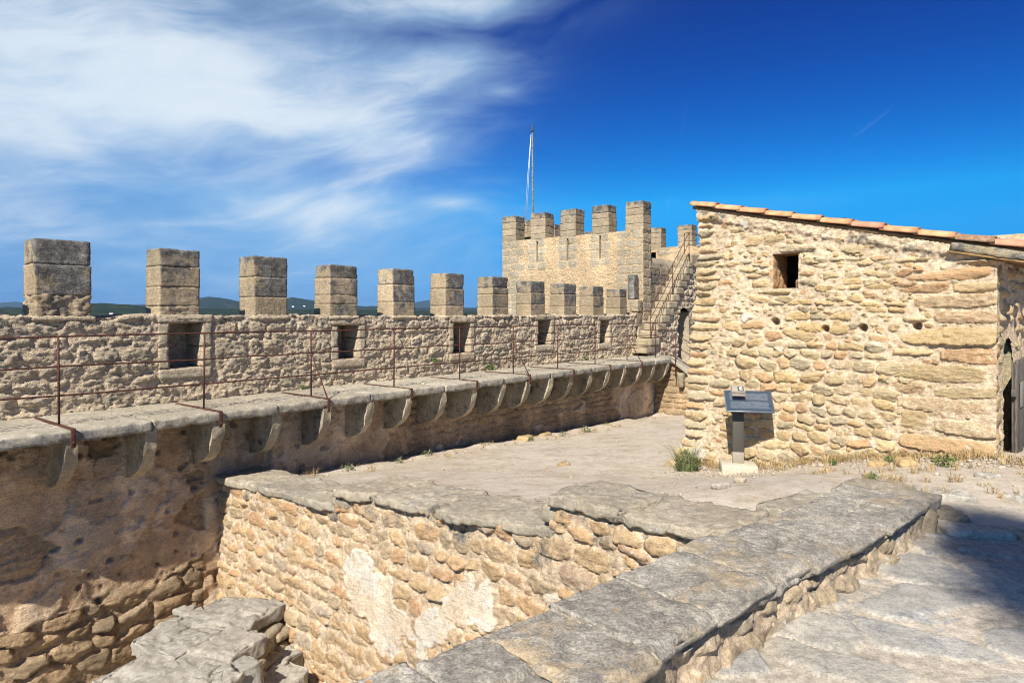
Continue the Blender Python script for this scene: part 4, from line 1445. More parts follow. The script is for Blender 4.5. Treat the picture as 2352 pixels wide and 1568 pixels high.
def f_house(A, B):
    lean = 0.24 * np.clip((0.9 - B) / 3.0, 0, 1.2)
    shift = -lean * np.clip(1 - (A - HT0) / 1.2, 0, 1) + 0.04 * vnoise(np.stack([B * 6.5, 0 * B, 0 * B], -1), 5) * np.clip(1 - (A - HT0) / 0.25, 0, 1)
    outw = 0.06 * np.clip((0.2 - B) / 2.0, 0, 1.2)
    P = H(A + shift, -outw, B)
    N = np.broadcast_to(-E2, P.shape)
    # turn the normal round the left edge so stones bulge past it
    k = np.clip(1 - (A - HT0) / 0.10, 0, 1)[..., None]
    N = N * (1 - 0.55 * k) - E1 * 0.55 * k
    return P, N / np.linalg.norm(N, axis=-1, keepdims=True)


HOLES = [(1.30, -0.10, 0.055), (1.97, -0.19, 0.045), (2.42, -0.17, 0.05), (3.02, -0.14, 0.05)]


def h_rej(a, b, hw, hh):
    if WT0 - hw * 0.85 < a < WT1 + hw * 0.85 and WZ0 - 0.10 - hh < b < WZ1 + 0.12 + hh:
        return True
    if b > roof_z(a) - 0.16 - hh:
        return True
    if any((a - x) ** 2 + (b - z) ** 2 < (r + 0.08) ** 2 for x, z, r in HOLES):
        return True
    # right-hand quoins and left-hand long stones are laid separately
    if a + hw > 2.92 + 0.12 * math.sin(b * 5):
        return True
    if a - hw < 0.42 + 0.08 * math.sin(b * 7):
        return True
    # bare mortar fields
    if 0.45 < a < 1.1 and 0.0 < b < 1.15 and rng.random() < 0.45:
        return True
    if 1.7 < a < 3.0 and -0.35 < b < 0.05 and rng.random() < 0.35:
        return True
    if 1.6 < a < 2.9 and b > 0.2 and rng.random() < 0.10:
        return True
    return False


h_sites = courses(0.2, 3.0, -2.45, -0.40, (0.085, 0.16), (0.13, 0.28), 0.004, 0.18, 0.18, (2.3, 3.6), (0.014, 0.042), (-0.35, 0.05), 0.02, h_rej, (0.0, 0.95), 0.03)
h_sites += courses(0.2, 3.0, -0.38, 1.6, (0.075, 0.145), (0.15, 0.36), 0.010, 0.15, 0.2, (2.3, 3.6), (0.008, 0.030), (-0.2, 0.30), 0.05, h_rej, (0.1, 0.8), 0.03)
z = -2.4
while z < 1.4:
    hh = rng.uniform(0.10, 0.17)
    wd = rng.uniform(0.24, 0.46)
    if z > 0.6:
        hh *= 0.8
    h_sites.append([wd / 2 + HT0 - 0.03, z + hh / 2, wd / 2, hh / 2 - 0.012, rng.normal(0, 0.03), rng.uniform(2.6, 4), rng.uniform(0.02, 0.05), rng.uniform(0, 0.8), rng.uniform(-0.3, 0.2)])
    z += hh
quoin = []
for (t0, t1, z0, z1) in ((2.82, 3.80, -1.62, -1.42), (3.15, 3.825, -1.40, -1.20), (2.85, 3.15, -1.38, -1.14), (2.80, 3.74, -1.16, -0.98), (3.16, 3.815, -0.97, -0.83), (2.72, 3.12, -0.97, -0.80),
                         (2.74, 3.72, -0.80, -0.58), (3.22, 3.825, -0.565, -0.38), (2.72, 3.20, -0.50, -0.41), (2.82, 3.825, -0.365, -0.13),
                         (3.18, 3.825, -0.11, 0.05), (2.84, 3.16, -0.10, -0.02), (2.98, 3.825, 0.07, 0.24), (2.80, 3.34, 0.26, 0.38), (3.36, 3.825, 0.25, 0.375), (2.84, 3.825, 0.395, 0.53), (3.40, 3.825, 0.54, 0.63), (2.75, 3.2, 0.62, 0.70)):
    quoin.append([(t0 + t1) / 2, (z0 + z1) / 2, (t1 - t0) / 2 - 0.008, (z1 - z0) / 2 - 0.008, rng.normal(0, 0.015), rng.uniform(3.6, 5.2), rng.uniform(0.012, 0.032), rng.uniform(0.2, 0.8), rng.uniform(-0.1, 0.30)])
h_sites += quoin
for (t0, t1, z0, z1) in ((WT0 - 0.02, WT1 + 0.28, WZ1 + 0.004, WZ1 + 0.11), (WT0 - 0.22, WT1 - 0.10, WZ0 - 0.10, WZ0 - 0.004), (WT0 - 0.30, WT0 - 0.02, WZ0 + 0.01, WZ0 + 0.14),
                         (WT0 - 0.28, WT0 - 0.02, WZ0 + 0.17, WZ0 + 0.27), (WT0 - 0.29, WT0 - 0.02, WZ0 + 0.30, WZ0 + 0.38), (WT1 + 0.01, WT1 + 0.26, WZ0 + 0.02, WZ0 + 0.12),
                         (WT1 + 0.01, WT1 + 0.22, WZ0 + 0.15, WZ0 + 0.25), (WT1 + 0.01, WT1 + 0.28, WZ0 + 0.29, WZ0 + 0.43)):
    h_sites.append(block_site(t0, t1, z0, z1, 0.028, kind=0.1, p=3.5))

h_sites += fillers(h_sites, 0.1, 3.75, -2.3, 1.4, 1500, (0.016, 0.045), (0.004, 0.022), reject=lambda a, b, hw, hh: b > roof_z(a) - 0.14 or (WT0 - 0.05 < a < WT1 + 0.05 and WZ0 - 0.05 < b < WZ1 + 0.05) or any((a - x) ** 2 + (b - z) ** 2 < (r + 0.05) ** 2 for x, z, r in HOLES))


def h_extra(A, B, P):
    e = 0.012 * fbm(P * 5.0, 3, 0.55, 66)
    for x, zz, r in HOLES:
        e = e - 0.16 * smooth(np.sqrt((A - x) ** 2 + (B - zz) ** 2), r * 1.15, r * 0.75)
    # coarse mortar band under the verge
    u = roof_z(A) - B
    e = e + 0.030 * (1 - smooth(u, 0.10, 0.16)) * (1 + 0.8 * fbm(P * 12, 3, 0.6, 67))
    return e


def m_house(a, b, P):
    return ~((a > WT0) & (a < WT1) & (b > WZ0) & (b < WZ1)) & (b < roof_z(a) + 0.01)


def h_plaster(A, B, P):
    q = np.stack([A, B, 0 * A + 2.0], -1)
    n = fbm(q * 2.3, 4, 0.6, 71)
    wgt = 0.34 - 0.45 * np.exp(-(((A - 0.75) / 0.30) ** 2 + ((B - 0.35) / 0.45) ** 2)) - 0.42 * np.exp(-(((A - 2.1) / 0.6) ** 2 + ((B + 0.12) / 0.14) ** 2)) - 0.30 * np.exp(-(((A - 2.6) / 0.6) ** 2 + ((B - 0.5) / 0.25) ** 2))
    return smooth(n - wgt - 0.25, -0.015, 0.02) * (1 - smooth(A, 2.75, 2.85)) * smooth(A, 0.22, 0.3)


relief(house, f_house, (HT0, HWID), (-2.5, 1.62), (0.0125, 0.0120), h_sites, M_house, 0.016, 8.0, 0.012, (13, 13, 30), 0.006, 0.012, 0.008, bury=0.007, facet=1.3, mask=m_house, plaster=h_plaster, plaster_h=0.016,
       plaster_amp=0.010, seed=31, extra=h_extra, kindf=lambda A, B, P: 0.42 * smooth(roof_z(A) - B, 0.30, 0.08) + 0.12 * smooth(B, -0.2, 0.4), max_parts=295)
# window recess
for (nm, ct, cz, sz) in (('window_jamb', WT0 - 0.05, (WZ0 + WZ1) / 2, (0.10, 0.5, WZ1 - WZ0 + 0.1)), ('window_jamb', WT1 + 0.05, (WZ0 + WZ1) / 2, (0.10, 0.5, WZ1 - WZ0 + 0.1)),
                         ('window_head', (WT0 + WT1) / 2, WZ1 + 0.05, (WT1 - WT0 + 0.2, 0.5, 0.10)), ('window_sill', (WT0 + WT1) / 2, WZ0 - 0.05, (WT1 - WT0 + 0.2, 0.5, 0.10))):
    rough_block(house, nm, H(ct, 0.265, cz), sz, M_cross, HAX, 0.025, 0.012, 0.022, 16, 0.006, tint=0.75, kind=-0.3)
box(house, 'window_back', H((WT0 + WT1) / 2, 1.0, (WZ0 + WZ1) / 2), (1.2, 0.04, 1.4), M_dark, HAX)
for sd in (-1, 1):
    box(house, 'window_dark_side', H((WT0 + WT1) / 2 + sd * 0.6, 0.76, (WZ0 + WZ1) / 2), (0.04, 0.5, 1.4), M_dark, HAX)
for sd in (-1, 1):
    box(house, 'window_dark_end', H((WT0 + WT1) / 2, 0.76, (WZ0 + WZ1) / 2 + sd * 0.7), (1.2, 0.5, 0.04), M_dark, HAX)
rough_block(house, 'window_rubble', H(WT1 - 0.08, 0.30, WZ0 + 0.07), (0.13, 0.14, 0.17), M_house, HAX, 0.02, 0.05, 0.012)


# right side wall with the low arched doorway
def f_side(A, B):
    P = H(HWID - 0.02 + 0 * A, A, B)
    return P, np.broadcast_to(E1, P.shape)


AD0, AD1, AZ0, AZ1 = 0.62, 1.32, -1.9, -0.28


def m_side(a, b, P):
    c0 = (AD0 + AD1) / 2; r = (AD1 - AD0) / 2
    arch = (np.abs(a - c0) < r) & (b < AZ1 - r + np.sqrt(np.clip(r * r - (a - c0) ** 2, 0, 1)))
    return ~arch


sd_sites = courses(0.3, 3.2, -2.3, 0.55, (0.10, 0.2), (0.16, 0.4), 0.02, 0.1, 0.3, (2.4, 4), (0.01, 0.04), (-0.2, 0.2), 0.25,
                   lambda a, b, hw, hh: AD0 - hw - 0.1 < a < AD1 + hw + 0.1 and b < AZ1 + 0.15 + hh)
for z0 in np.arange(-2.1, 0.4, 0.2):
    sd_sites.append(block_site(0.0, 0.16 + 0.2 * rng.random(), z0, z0 + 0.19, 0.02, kind=0.1, p=4))
relief(house, f_side, (0.0, 3.2), (-2.3, 0.66), (0.02, 0.018), sd_sites, M_house, 0.018, 7, 0.012, (14, 14, 34), 0.01, 0.018, 0.03, mask=m_side, seed=33, piece='side_stone', base='side_mortar')
rough_block(house, 'doorway_jamb', H(HWID - 0.30, AD1 + 0.06, -1.1), (0.5, 0.12, 1.7), M_house, HAX, 0.05, 0.01, 0.012)
rough_block(house, 'doorway_jamb', H(HWID - 0.30, AD0 - 0.06, -1.1), (0.5, 0.12, 1.7), M_house, HAX, 0.05, 0.01, 0.012)
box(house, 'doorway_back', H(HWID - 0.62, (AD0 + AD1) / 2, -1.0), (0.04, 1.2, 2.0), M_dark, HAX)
for nm, cc, sz in (('rear_wall', (1.9, 3.2, -0.5), (3.6, 0.1, 3.4)), ('left_wall', (0.20, 1.62, -0.45), (0.1, 3.1, 3.8))):
    rough_block(house, nm, H(*cc), sz, M_house, HAX, 0.12, 0.02, 0.02)
# plank door standing in the doorway
door = box(house, 'door', H(HWID + 0.055, 0.98, -1.12), (0.02, 0.70, 1.10), M_wood, HAX)
door['label'] = 'low door of grey weathered planks'
for k in range(6):
    q0 = 0.62 + k * 0.122
    hgt = 1.12 + rng.uniform(-0.03, 0.03)
    box(door, 'plank', H(HWID + 0.085 + rng.uniform(-0.004, 0.004), q0 + 0.06, -1.68 + hgt / 2 + 0.01 * k), (0.03, 0.112, hgt), M_wood, HAX, 0.004)
box(door, 'notice', H(HWID + 0.108, 0.93, -0.96), (0.006, 0.24, 0.30), plain_mat('notice_board', (0.30, 0.27, 0.22), 0.8), HAX, 0.002)
box(door, 'latch', H(HWID + 0.075, 0.585, -0.92), (0.05, 0.05, 0.09), M_wood, HAX, 0.004)

# roof: deck, verge tiles, eave timbers
roof = None
sv = np.array([1.0, 0, -SLOPE]); sv /= np.linalg.norm(sv)
uv = np.array([SLOPE, 0, 1.0]); uv /= np.linalg.norm(uv)
RFX = np.stack([sv, np.array([0, 1.0, 0]), uv]) @ HAX
roof = rough_block(house, 'roof', H(2.04, 1.60, roof_z(2.04) + 0.035), (4.10, 3.24, 0.045), M_beam, RFX, 0.2, 0.005, 0.002, warp=0)


def tile(t0, length, q, mat, r0=0.100, r1=0.085, lift=0.0, cover=True, part='tile', yaw=0.0):
    nt, nl = 12, 5
    V, F = [], []
    for i in range(nl + 1):
        x = t0 + length * i / nl
        rr = r0 + (r1 - r0) * (1 - i / nl)
        lf = lift + 0.022 * (1 - i / nl) * 0 + 0.020 * (i / nl)
        for k in range(nt + 1):
            a = PI * k / nt
            for th in (0.0, 0.014):
                rad = rr + th
                yy = -math.cos(a) * rad
                zz = math.sin(a) * rad * 0.82
                if not cover:
                    zz = -zz + 0.06
                p = HL + (x * E1) + (q + yy + yaw * (x - t0)) * E2 + ZV * (roof_z(x) + 0.058 + lf + zz)
                V.append(p)
    idx = lambda i, k, o: (i * (nt + 1) + k) * 2 + o
    for i in range(nl):
        for k in range(nt):
            F.append([idx(i, k, 1), idx(i, k + 1, 1), idx(i + 1, k + 1, 1), idx(i + 1, k, 1)])
            F.append([idx(i, k, 0), idx(i + 1, k, 0), idx(i + 1, k + 1, 0), idx(i, k + 1, 0)])
        for k in (0, nt):
            F.append([idx(i, k, 0), idx(i, k, 1), idx(i + 1, k, 1), idx(i + 1, k, 0)])
    for i in (0, nl):
        for k in range(nt):
            F.append([idx(i, k, 0), idx(i, k + 1, 0), idx(i, k + 1, 1), idx(i, k, 1)])
    return mk_mesh(part, V, F, mat, roof)


step = 0.372
for row, q in enumerate((0.03, 0.25, 0.47)):
    for i in range(11):
        mt = M_tile
        if row == 0:
            mt = M_tile3 if i == 9 else (M_tile2 if i in (6, 10) else M_tile)
        elif rng.random() < 0.3:
            mt = M_tile2
        tile(0.02 + step * i, (step + 0.05) if i < 10 else 0.36, q + rng.normal(0, 0.006), mt, 0.088 + rng.uniform(-0.004, 0.006), 0.076, 0.0 + rng.uniform(0, 0.006), yaw=rng.normal(0, 0.012))
        if row < 2:
            tile(0.03 + step * i, (step + 0.05) if i < 10 else 0.33, q + 0.11, M_tile, 0.09, 0.08, 0, False, 'channel_tile')
for qq in (0.10, 0.75, 1.4):
    box(roof, 'rafter', H(3.88, qq, roof_z(3.88) - 0.05), (0.46, 0.09, 0.11), M_beam, RFX, 0.006)
rough_block(roof, 'verge_mortar', H(3.72, -0.01, roof_z(3.72) - 0.02), (0.72, 0.15, 0.10), M_house, RFX, 0.03, 0.02, 0.014, kind=0.75)
box(roof, 'verge_board', H(3.72, 0.00, roof_z(3.72) - 0.082), (0.78, 0.16, 0.022), M_beam, RFX, 0.004)

# ------------------------------------------------------------------ information sign
SB = np.array([3.07, 8.86, 0.0])
SB[2] = float(ground_z(SB[0], SB[1])) - 0.01
sign = empty('info_sign', SB, 'dark slanted information panel on a steel post and pale concrete foot before the house', 'sign')
sa = math.radians(-12)
SE1 = np.array([math.cos(sa), math.sin(sa), 0]); SE2 = np.array([-math.sin(sa), math.cos(sa), 0])
SAX = np.stack([SE1, SE2, ZV])
sp_ = lambda x, y, zz: SB + SE1 * x + SE2 * y + ZV * zz
box(sign, 'foot', sp_(0, 0, 0.055), (0.46, 0.36, 0.17), M_conc, SAX, 0.012)
bar_ = box(sign, 'post', sp_(0.0, 0.03, 0.50), (0.145, 0.055, 0.76), M_steel, SAX, 0.006)
box(bar_, 'sleeve', sp_(0.0, 0.028, 0.205), (0.150, 0.064, 0.17), M_steel2, SAX, 0.004)
tl = math.radians(38)
pu = SE2 * math.cos(tl) + ZV * math.sin(tl)          # up the slope of the panel
pn = -SE2 * math.sin(tl) + ZV * math.cos(tl)
PAX = np.stack([SE1, pu, pn])


def panel_mat():
    m = bpy.data.materials.new('sign_panel_print')
    m.use_nodes = True
    t = NT(m.node_tree)
    tcn = t.n('ShaderNodeTexCoord')
    sep_ = t.n('ShaderNodeSeparateXYZ', None, Vector=tcn.outputs['UV'])
    u, v = sep_.outputs[0], sep_.outputs[1]
    row = t.math('FRACT', t.math('MULTIPLY', v, 26.0))
    line = t.math('MULTIPLY', t.ss(row, 0.25, 0.35), t.ss(row, 0.65, 0.75, 1.0, 0.0))
    let = t.noise(t.vmul(tcn.outputs['UV'], (170, 26, 1)), 1.0, 2, 0.6)
    ink = t.math('MULTIPLY', line, t.ss(let, 0.46, 0.56))
    blk = t.math('MULTIPLY', t.ss(u, 0.08, 0.10), t.ss(u, 0.90, 0.93, 1.0, 0.0))
    par = t.math('MULTIPLY', t.ss(v, 0.12, 0.14), t.ss(v, 0.86, 0.88, 1.0, 0.0))
    gap = t.math('MAXIMUM', t.ss(t.math('ABSOLUTE', t.math('SUBTRACT', v, 0.50)), 0.03, 0.05), 0.0)
    ink = t.math('MULTIPLY', t.math('MULTIPLY', ink, blk), t.math('MULTIPLY', par, gap))
    col = t.mix(t.math('MULTIPLY', ink, 0.7), (0.040, 0.058, 0.082), (0.42, 0.44, 0.46))
    nz = t.noise(tcn.outputs['UV'], 5.0, 4, 0.6)
    b = t.n('ShaderNodeBsdfPrincipled', None, Base_Color=col, Roughness=t.ss(nz, 0.3, 0.7, 0.22, 0.40))
    t.n('ShaderNodeOutputMaterial', None, Surface=b.outputs[0])
    return m


pc = sp_(0.135, 0.0, 0.98)
panel = box(sign, 'panel', pc, (0.62, 0.40, 0.022), plain_mat('panel_edge', (0.20, 0.24, 0.28), 0.4, 0.5), PAX, 0.008)
hw, hh = 0.298, 0.188
fv = [pc + SE1 * x * hw + pu * y * hh + pn * 0.0135 for x, y in ((-1, -1), (1, -1), (1, 1), (-1, 1))]
face = mk_mesh('printed_face', fv, [[0, 1, 2, 3]], panel_mat(), panel, None, False)
uvl = face.data.uv_layers.new(name='UVMap')
for i, uvc in enumerate(((0, 0), (1, 0), (1, 1), (0, 1))):
    uvl.data[i].uv = uvc
# curved head plate with the emblem
V, F = [], []
prof = [(0.10, 0.80), (0.105, 0.98), (0.115, 1.10), (0.10, 1.165), (0.065, 1.19), (0.03, 1.175), (-0.02, 1.12), (-0.06, 1.07)]
for y, zz in prof:
    for x in (-0.085, 0.085):
        V.append(sp_(0.0 + x, y, zz)); V.append(sp_(0.0 + x, y - 0.008, zz - 0.010))
for i in range(len(prof) - 1):
    a = i * 4; b_ = a + 4
    F += [[a, a + 2, b_ + 2, b_], [a + 1, b_ + 1, b_ + 3, a + 3], [a, b_, b_ + 1, a + 1], [a + 2, a + 3, b_ + 3, b_ + 2]]
head = mk_mesh('head_plate', V, F, M_steel2, sign, None, False)
c0 = sp_(0.03, 0.03, 1.175) * 0.5 + sp_(0.03, -0.02, 1.12) * 0.5
hu = (sp_(0, 0.03, 1.175) - sp_(0, -0.02, 1.12)); hu /= np.linalg.norm(hu)
hn = np.cross(SE1, hu); hn /= np.linalg.norm(hn)
EAX = np.stack([SE1, hu, hn])
c0 = c0 + hn * 0.004
em = box(head, 'emblem_plate', c0, (0.075, 0.072, 0.004), plain_mat('emblem_ground', (0.03, 0.035, 0.04), 0.5), EAX, 0.001)
for (x, y, sx, sy) in ((-0.017, 0.006, 0.008, 0.044), (-0.005, -0.012, 0.026, 0.008), (0.010, 0.022, 0.024, 0.008), (0.001, 0.012, 0.007, 0.022), (0.010, 0.004, 0.020, 0.007),
                       (0.019, -0.006, 0.007, 0.022), (0.008, -0.020, 0.028, 0.007)):
    box(em, 'emblem_mark', c0 + SE1 * x + hu * y + hn * 0.0035, (sx, sy, 0.003), M_white, EAX, 0.0005)

# ------------------------------------------------------------------ cross wall above the sunken room
cross = empty('retaining_wall', (PL + PR) / 2 + np.array([0, 0, -4.0]), 'sunlit rubble wall with flat grey coping closing the sunken room', 'wall')
CAPZ = np.array([(0, -2.22), (0.14, -2.17), (0.30, -2.09), (0.385, -2.06), (0.39, -1.87), (0.50, -1.82), (0.63, -1.77), (0.735, -1.67), (0.795, -1.66), (0.80, -1.385), (0.89, -1.40), (1.0, -1.34)])


def cap_z(a):
    return np.interp(np.asarray(a) / XL, CAPZ[:, 0], CAPZ[:, 1])


def f_cross(A, B):
    P = PL + A[..., None] * XD + B[..., None] * ZV
    P = P + XN * (0.03 * np.clip(-1.9 - B, 0, 3))[..., None]
    return P, np.broadcast_to(XN, P.shape)


c_sites = courses(-0.4, XL, -4.6, -1.42, (0.095, 0.19), (0.13, 0.33), 0.012, 0.10, 0.25, (2.3, 4.0), (0.012, 0.042), (-0.25, 0.10), 0.07, drift=0.04)
c_sites += fillers(c_sites, 0, XL, -4.3, -1.5, 1600, (0.018, 0.045), (0.004, 0.02))
for s_ in c_sites:
    up = s_[1] - (cap_z(s_[0]) - 0.55)
    if up > 0:
        s_[8] += 0.35 * up / 0.5 * rng.uniform(0.2, 1.6)


def c_plaster(A, B, P):
    q = np.stack([A, B, 0 * A + 7.0], -1)
    n = fbm(q * 2.0, 4, 0.6, 91)
    g = lambda ca, cb, wa, wb: np.exp(-(((A - ca) / wa) ** 2 + ((B - cb) / wb) ** 2))
    v = -0.80 + 1.25 * g(3.25, -2.75, 0.34, 0.50) + 0.9 * g(3.75, -2.85, 0.25, 0.55) + 1.0 * g(4.1, -3.0, 0.5, 0.35) + 1.1 * g(5.85, -2.2, 0.16, 0.10) + 0.75 * g(5.0, -2.55, 0.7, 0.35)
    return smooth(v + 0.55 * n, -0.015, 0.02)


relief(cross, f_cross, (-0.40, XL + 0.1), (-4.3, -1.42), (0.0135, 0.013), c_sites, M_cross, 0.020, 7.5, 0.015, (13, 13, 24), 0.007, 0.014, 0.009, bury=0.009, facet=1.2, mask=lambda a, b, P: b < cap_z(a) - 0.05,
       plaster=c_plaster, plaster_h=0.02, plaster_amp=0.014, seed=41, extra=lambda A, B, P: 0.022 * fbm(P * 3.0, 3, 0.5, 95), max_parts=295,
       kindf=lambda A, B, P: 0.30 * smooth(cap_z(A) - B, 0.55, 0.1))
caps = [(-0.045, 0.145, -2.20, 0.72), (0.147, 0.30, -2.13, 0.70), (0.302, 0.392, -2.07, 0.66), (0.388, 0.475, -1.845, 0.84), (0.477, 0.60, -1.80, 0.80), (0.602, 0.735, -1.735, 0.74), (0.732, 0.802, -1.665, 0.60),
        (0.796, 0.885, -1.385, 0.66), (0.887, 1.0, -1.375, 0.62)]
for (t0, t1, zt, wd) in caps:
    th = 0.10
    slope = (np.interp(t1 - 0.01, CAPZ[:, 0], CAPZ[:, 1]) - np.interp(t0 + 0.01, CAPZ[:, 0], CAPZ[:, 1])) / ((t1 - t0) * XL)
    slope = max(-0.08, min(0.10, slope))
    xs_ = np.array([XD[0], XD[1], slope]); xs_ /= np.linalg.norm(xs_)
    us_ = np.cross(xs_, -XN); us_ = us_ if us_[2] > 0 else -us_
    cen = PL + XD * XL * (t0 + t1) / 2 - XN * (wd / 2 - 0.055) + ZV * (zt - th / 2)
    rough_block(cross, 'coping_slab', cen, ((t1 - t0) * XL - 0.01, wd, th), M_cap, np.stack([xs_, -XN, us_]), 0.020, 0.012, 0.014, 11.0, 0.05, 3.0, kind=rng.uniform(0.1, 0.5), chip=0.07, steps=0.007, wz=0.12,
                kindf=lambda P, Nw: 0.35 * vnoise(P * 2.3, 7))
# a few bedding stones and a step between copings
for (t, zt, sz) in ((0.395, -2.02, (0.34, 0.4, 0.14)), (0.80, -1.56, (0.3, 0.36, 0.16))):
    rough_block(cross, 'bedding_stone', PL + XD * XL * t - XN * 0.16 + ZV * zt, sz, M_cap, XAX, 0.025, 0.05, 0.014, kind=0.2)

# ------------------------------------------------------------------ low wall in front
low = empty('low_wall', (1.0, 3.2, -1.6), 'broad low wall with grey lichen-spotted stone top beside the paving', 'wall')
PROF = np.array([(-0.64, -4.6), (-0.62, -2.2), (-0.60, -1.50), (-0.595, -1.385), (-0.575, -1.345), (-0.50, -1.332), (-0.30, -1.325), (-0.10, -1.327), (-0.03, -1.334), (-0.004, -1.350), (0.006, -1.365),
                 (0.0, -1.385), (-0.03, -1.392), (-0.060, -1.40), (-0.045, -1.47), (-0.02, -1.56), (0.01, -1.66)])
_ps = np.sqrt((np.diff(PROF, axis=0) ** 2).sum(1)); _pc = np.concatenate([[0], np.cumsum(_ps)])
B_TOP0, B_TOP1 = _pc[3], _pc[12]


def f_low(A, B):
    sn_ = lambda q, c: (np.interp(q - 0.012, _pc, PROF[:, c]) + np.interp(q, _pc, PROF[:, c]) + np.interp(q + 0.012, _pc, PROF[:, c])) / 3
    n = sn_(B, 0); z = sn_(B, 1)
    dn = sn_(B + 0.02, 0) - sn_(B - 0.02, 0); dz = sn_(B + 0.02, 1) - sn_(B - 0.02, 1)
    l = np.sqrt(dn ** 2 + dz ** 2) + 1e-9
    nn, nz = -dz / l, dn / l
    p, nr = lwp(A)
    P = np.concatenate([p + nr * n[..., None], z[..., None]], -1)
    N = np.concatenate([nr * nn[..., None], nz[..., None]], -1)
    # narrower lip and a ragged edge; top follows the slabs
    return P, N


lw_sites = []
a = 0.2
while a < LWL:
    wd = rng.uniform(0.34, 0.62)
    split = rng.uniform(0.40, 0.75)
    bm = B_TOP0 + 0.02 + (B_TOP1 - B_TOP0) * split
    kd = rng.uniform(0.15, 0.6)
    tn_ = rng.uniform(0, 1)
    lw_sites.append([a + wd / 2, (bm + B_TOP1) / 2, wd / 2 - 0.012, (B_TOP1 - bm) / 2, rng.normal(0, 0.04), 4.4, rng.uniform(0.010, 0.016), tn_, kd + 0.25])
    lw_sites.append([a + wd / 2 + rng.normal(0, 0.05), (B_TOP0 + bm) / 2, wd / 2 - 0.012, (bm - B_TOP0) / 2 - 0.01, rng.normal(0, 0.10), 4.0, rng.uniform(0.008, 0.014), rng.uniform(0, 1), rng.uniform(0.4, 0.85)])
    a += wd
lw_sites += courses(0.0, LWL, B_TOP1 + 0.03, _pc[-1] + 0.02, (0.10, 0.17), (0.12, 0.30), 0.012, 0.20, 0.3, (2.4, 3.6), (0.010, 0.050), (-0.30, 0.25), 0.06)


def lw_extra(A, B, P):
    onlip = np.exp(-((B - _pc[10]) / 0.05) ** 2)
    e = 0.008 * fbm(P * 3.5, 4, 0.5, 101) + 0.004 * fbm(P * 17.0, 3, 0.6, 102)
    e = e + smooth(B, B_TOP1, B_TOP1 + 0.03) * (0.026 * fbm(P * 8.0, 4, 0.6, 105) - 0.03 * np.clip(fbm(P * 5.0, 3, 0.6, 106) - 0.25, 0, 1))
    e = e + onlip * (0.028 * fbm(np.stack([A * 3.2, 0 * A, 0 * A + 5], -1), 3, 0.6, 103))
    return e


PROF[3:12, 1] -= 0.035
PROF[9:12, 0] -= 0.03
relief(low, f_low, (0.2, LWL), (_pc[2], _pc[-1]), (0.012, 0.0125), lw_sites, M_low, 0.035, 4.0, 0.006, (13, 13, 20), -0.003, 0.008, 0.014, bury=0.005, seed=47, extra=lw_extra, max_parts=290)


def lip(p, hx):
    # worn outer edge
    q = p.copy()
    k = smooth(p[:, 1], hx[1] - 0.085, hx[1])
    up = np.clip(p[:, 2] / hx[2], -1, 1)
    q[:, 2] -= 0.030 * k ** 2 * np.clip(up, 0, 1)
    q[:, 1] -= 0.022 * np.clip(np.abs(up) - 0.2, 0, 1) ** 2 * smooth(p[:, 1], hx[1] - 0.05, hx[1])
    return q


a = 0.5
while a < LWL - 0.05:
    wd = rng.uniform(0.34, 0.60)
    wd = min(wd, LWL + 0.02 - a)
    p, nr = lwp(np.array(a + wd / 2))
    td = np.array([-nr[1], nr[0], 0]); n3 = np.array([nr[0], nr[1], 0])
    jut = rng.uniform(-0.028, 0.024)
    th = rng.uniform(0.062, 0.088)
    two = rng.random() < 0.35
    kw = dict(res=0.0135, rad=0.007, amp=0.008, freq=13.0, warp=0.022, wfreq=3.2, chip=0.022, steps=0.004, wz=0.1, shape=lip)
    ax_ = np.stack([td, n3, ZV])
    sp0 = rng.uniform(0.22, 0.32) if two else 0.60
    rough_block(low, 'coping_slab', np.array([p[0], p[1], 0]) + n3 * (jut - sp0 / 2) + ZV * (-1.325 - th / 2 + rng.normal(0, 0.002)), (wd + 0.002, sp0, th), M_low, ax_, kind=rng.uniform(0.45, 0.85), kindf=lambda P, Nw: 0.30 * vnoise(P * 3.0, 7), **kw)
    if two:
        rough_block(low, 'coping_slab', np.array([p[0], p[1], 0]) + n3 * (jut - sp0 + 0.001 - (0.60 - sp0) / 2) + ZV * (-1.326 - th / 2), (wd + 0.002, 0.60 - sp0, th), M_low, ax_, kind=rng.uniform(0.45, 0.85), kindf=lambda P, Nw: 0.30 * vnoise(P * 3.0, 7), **kw)
    a += wd
# end of the wall
for k in range(3):
    p, nr = lwp(np.array(LWL - 0.02))
    cc = np.array([p[0], p[1], 0]) + np.array([nr[0], nr[1], 0]) * (-0.10 - 0.19 * k)
    rough_block(low, 'end_stone', cc + np.array([0.02, 0.02, -1.53]), (0.22, 0.20, 0.26), M_low, None, 0.025, 0.05, 0.02, kind=-0.1)
rough_block(low, 'end_slab', np.array([2.86, 5.02, -1.405]), (0.62, 0.50, 0.12), M_cap, np.stack([np.array([0.656, -0.755, 0]), np.array([0.755, 0.656, 0]), ZV]), 0.02, 0.02, 0.010, 11, 0.04, 2.5, kind=0.3, chip=0.05, steps=0.006, wz=0.12)
rough_block(low, 'back_slab', np.array([2.16, 4.72, -1.405]), (0.66, 0.46, 0.12), M_cap, np.stack([np.array([0.755, 0.656, 0]), np.array([-0.656, 0.755, 0]), ZV]), 0.02, 0.02, 0.010, 11, 0.04, 2.5, kind=0.35, chip=0.05, steps=0.006, wz=0.12)

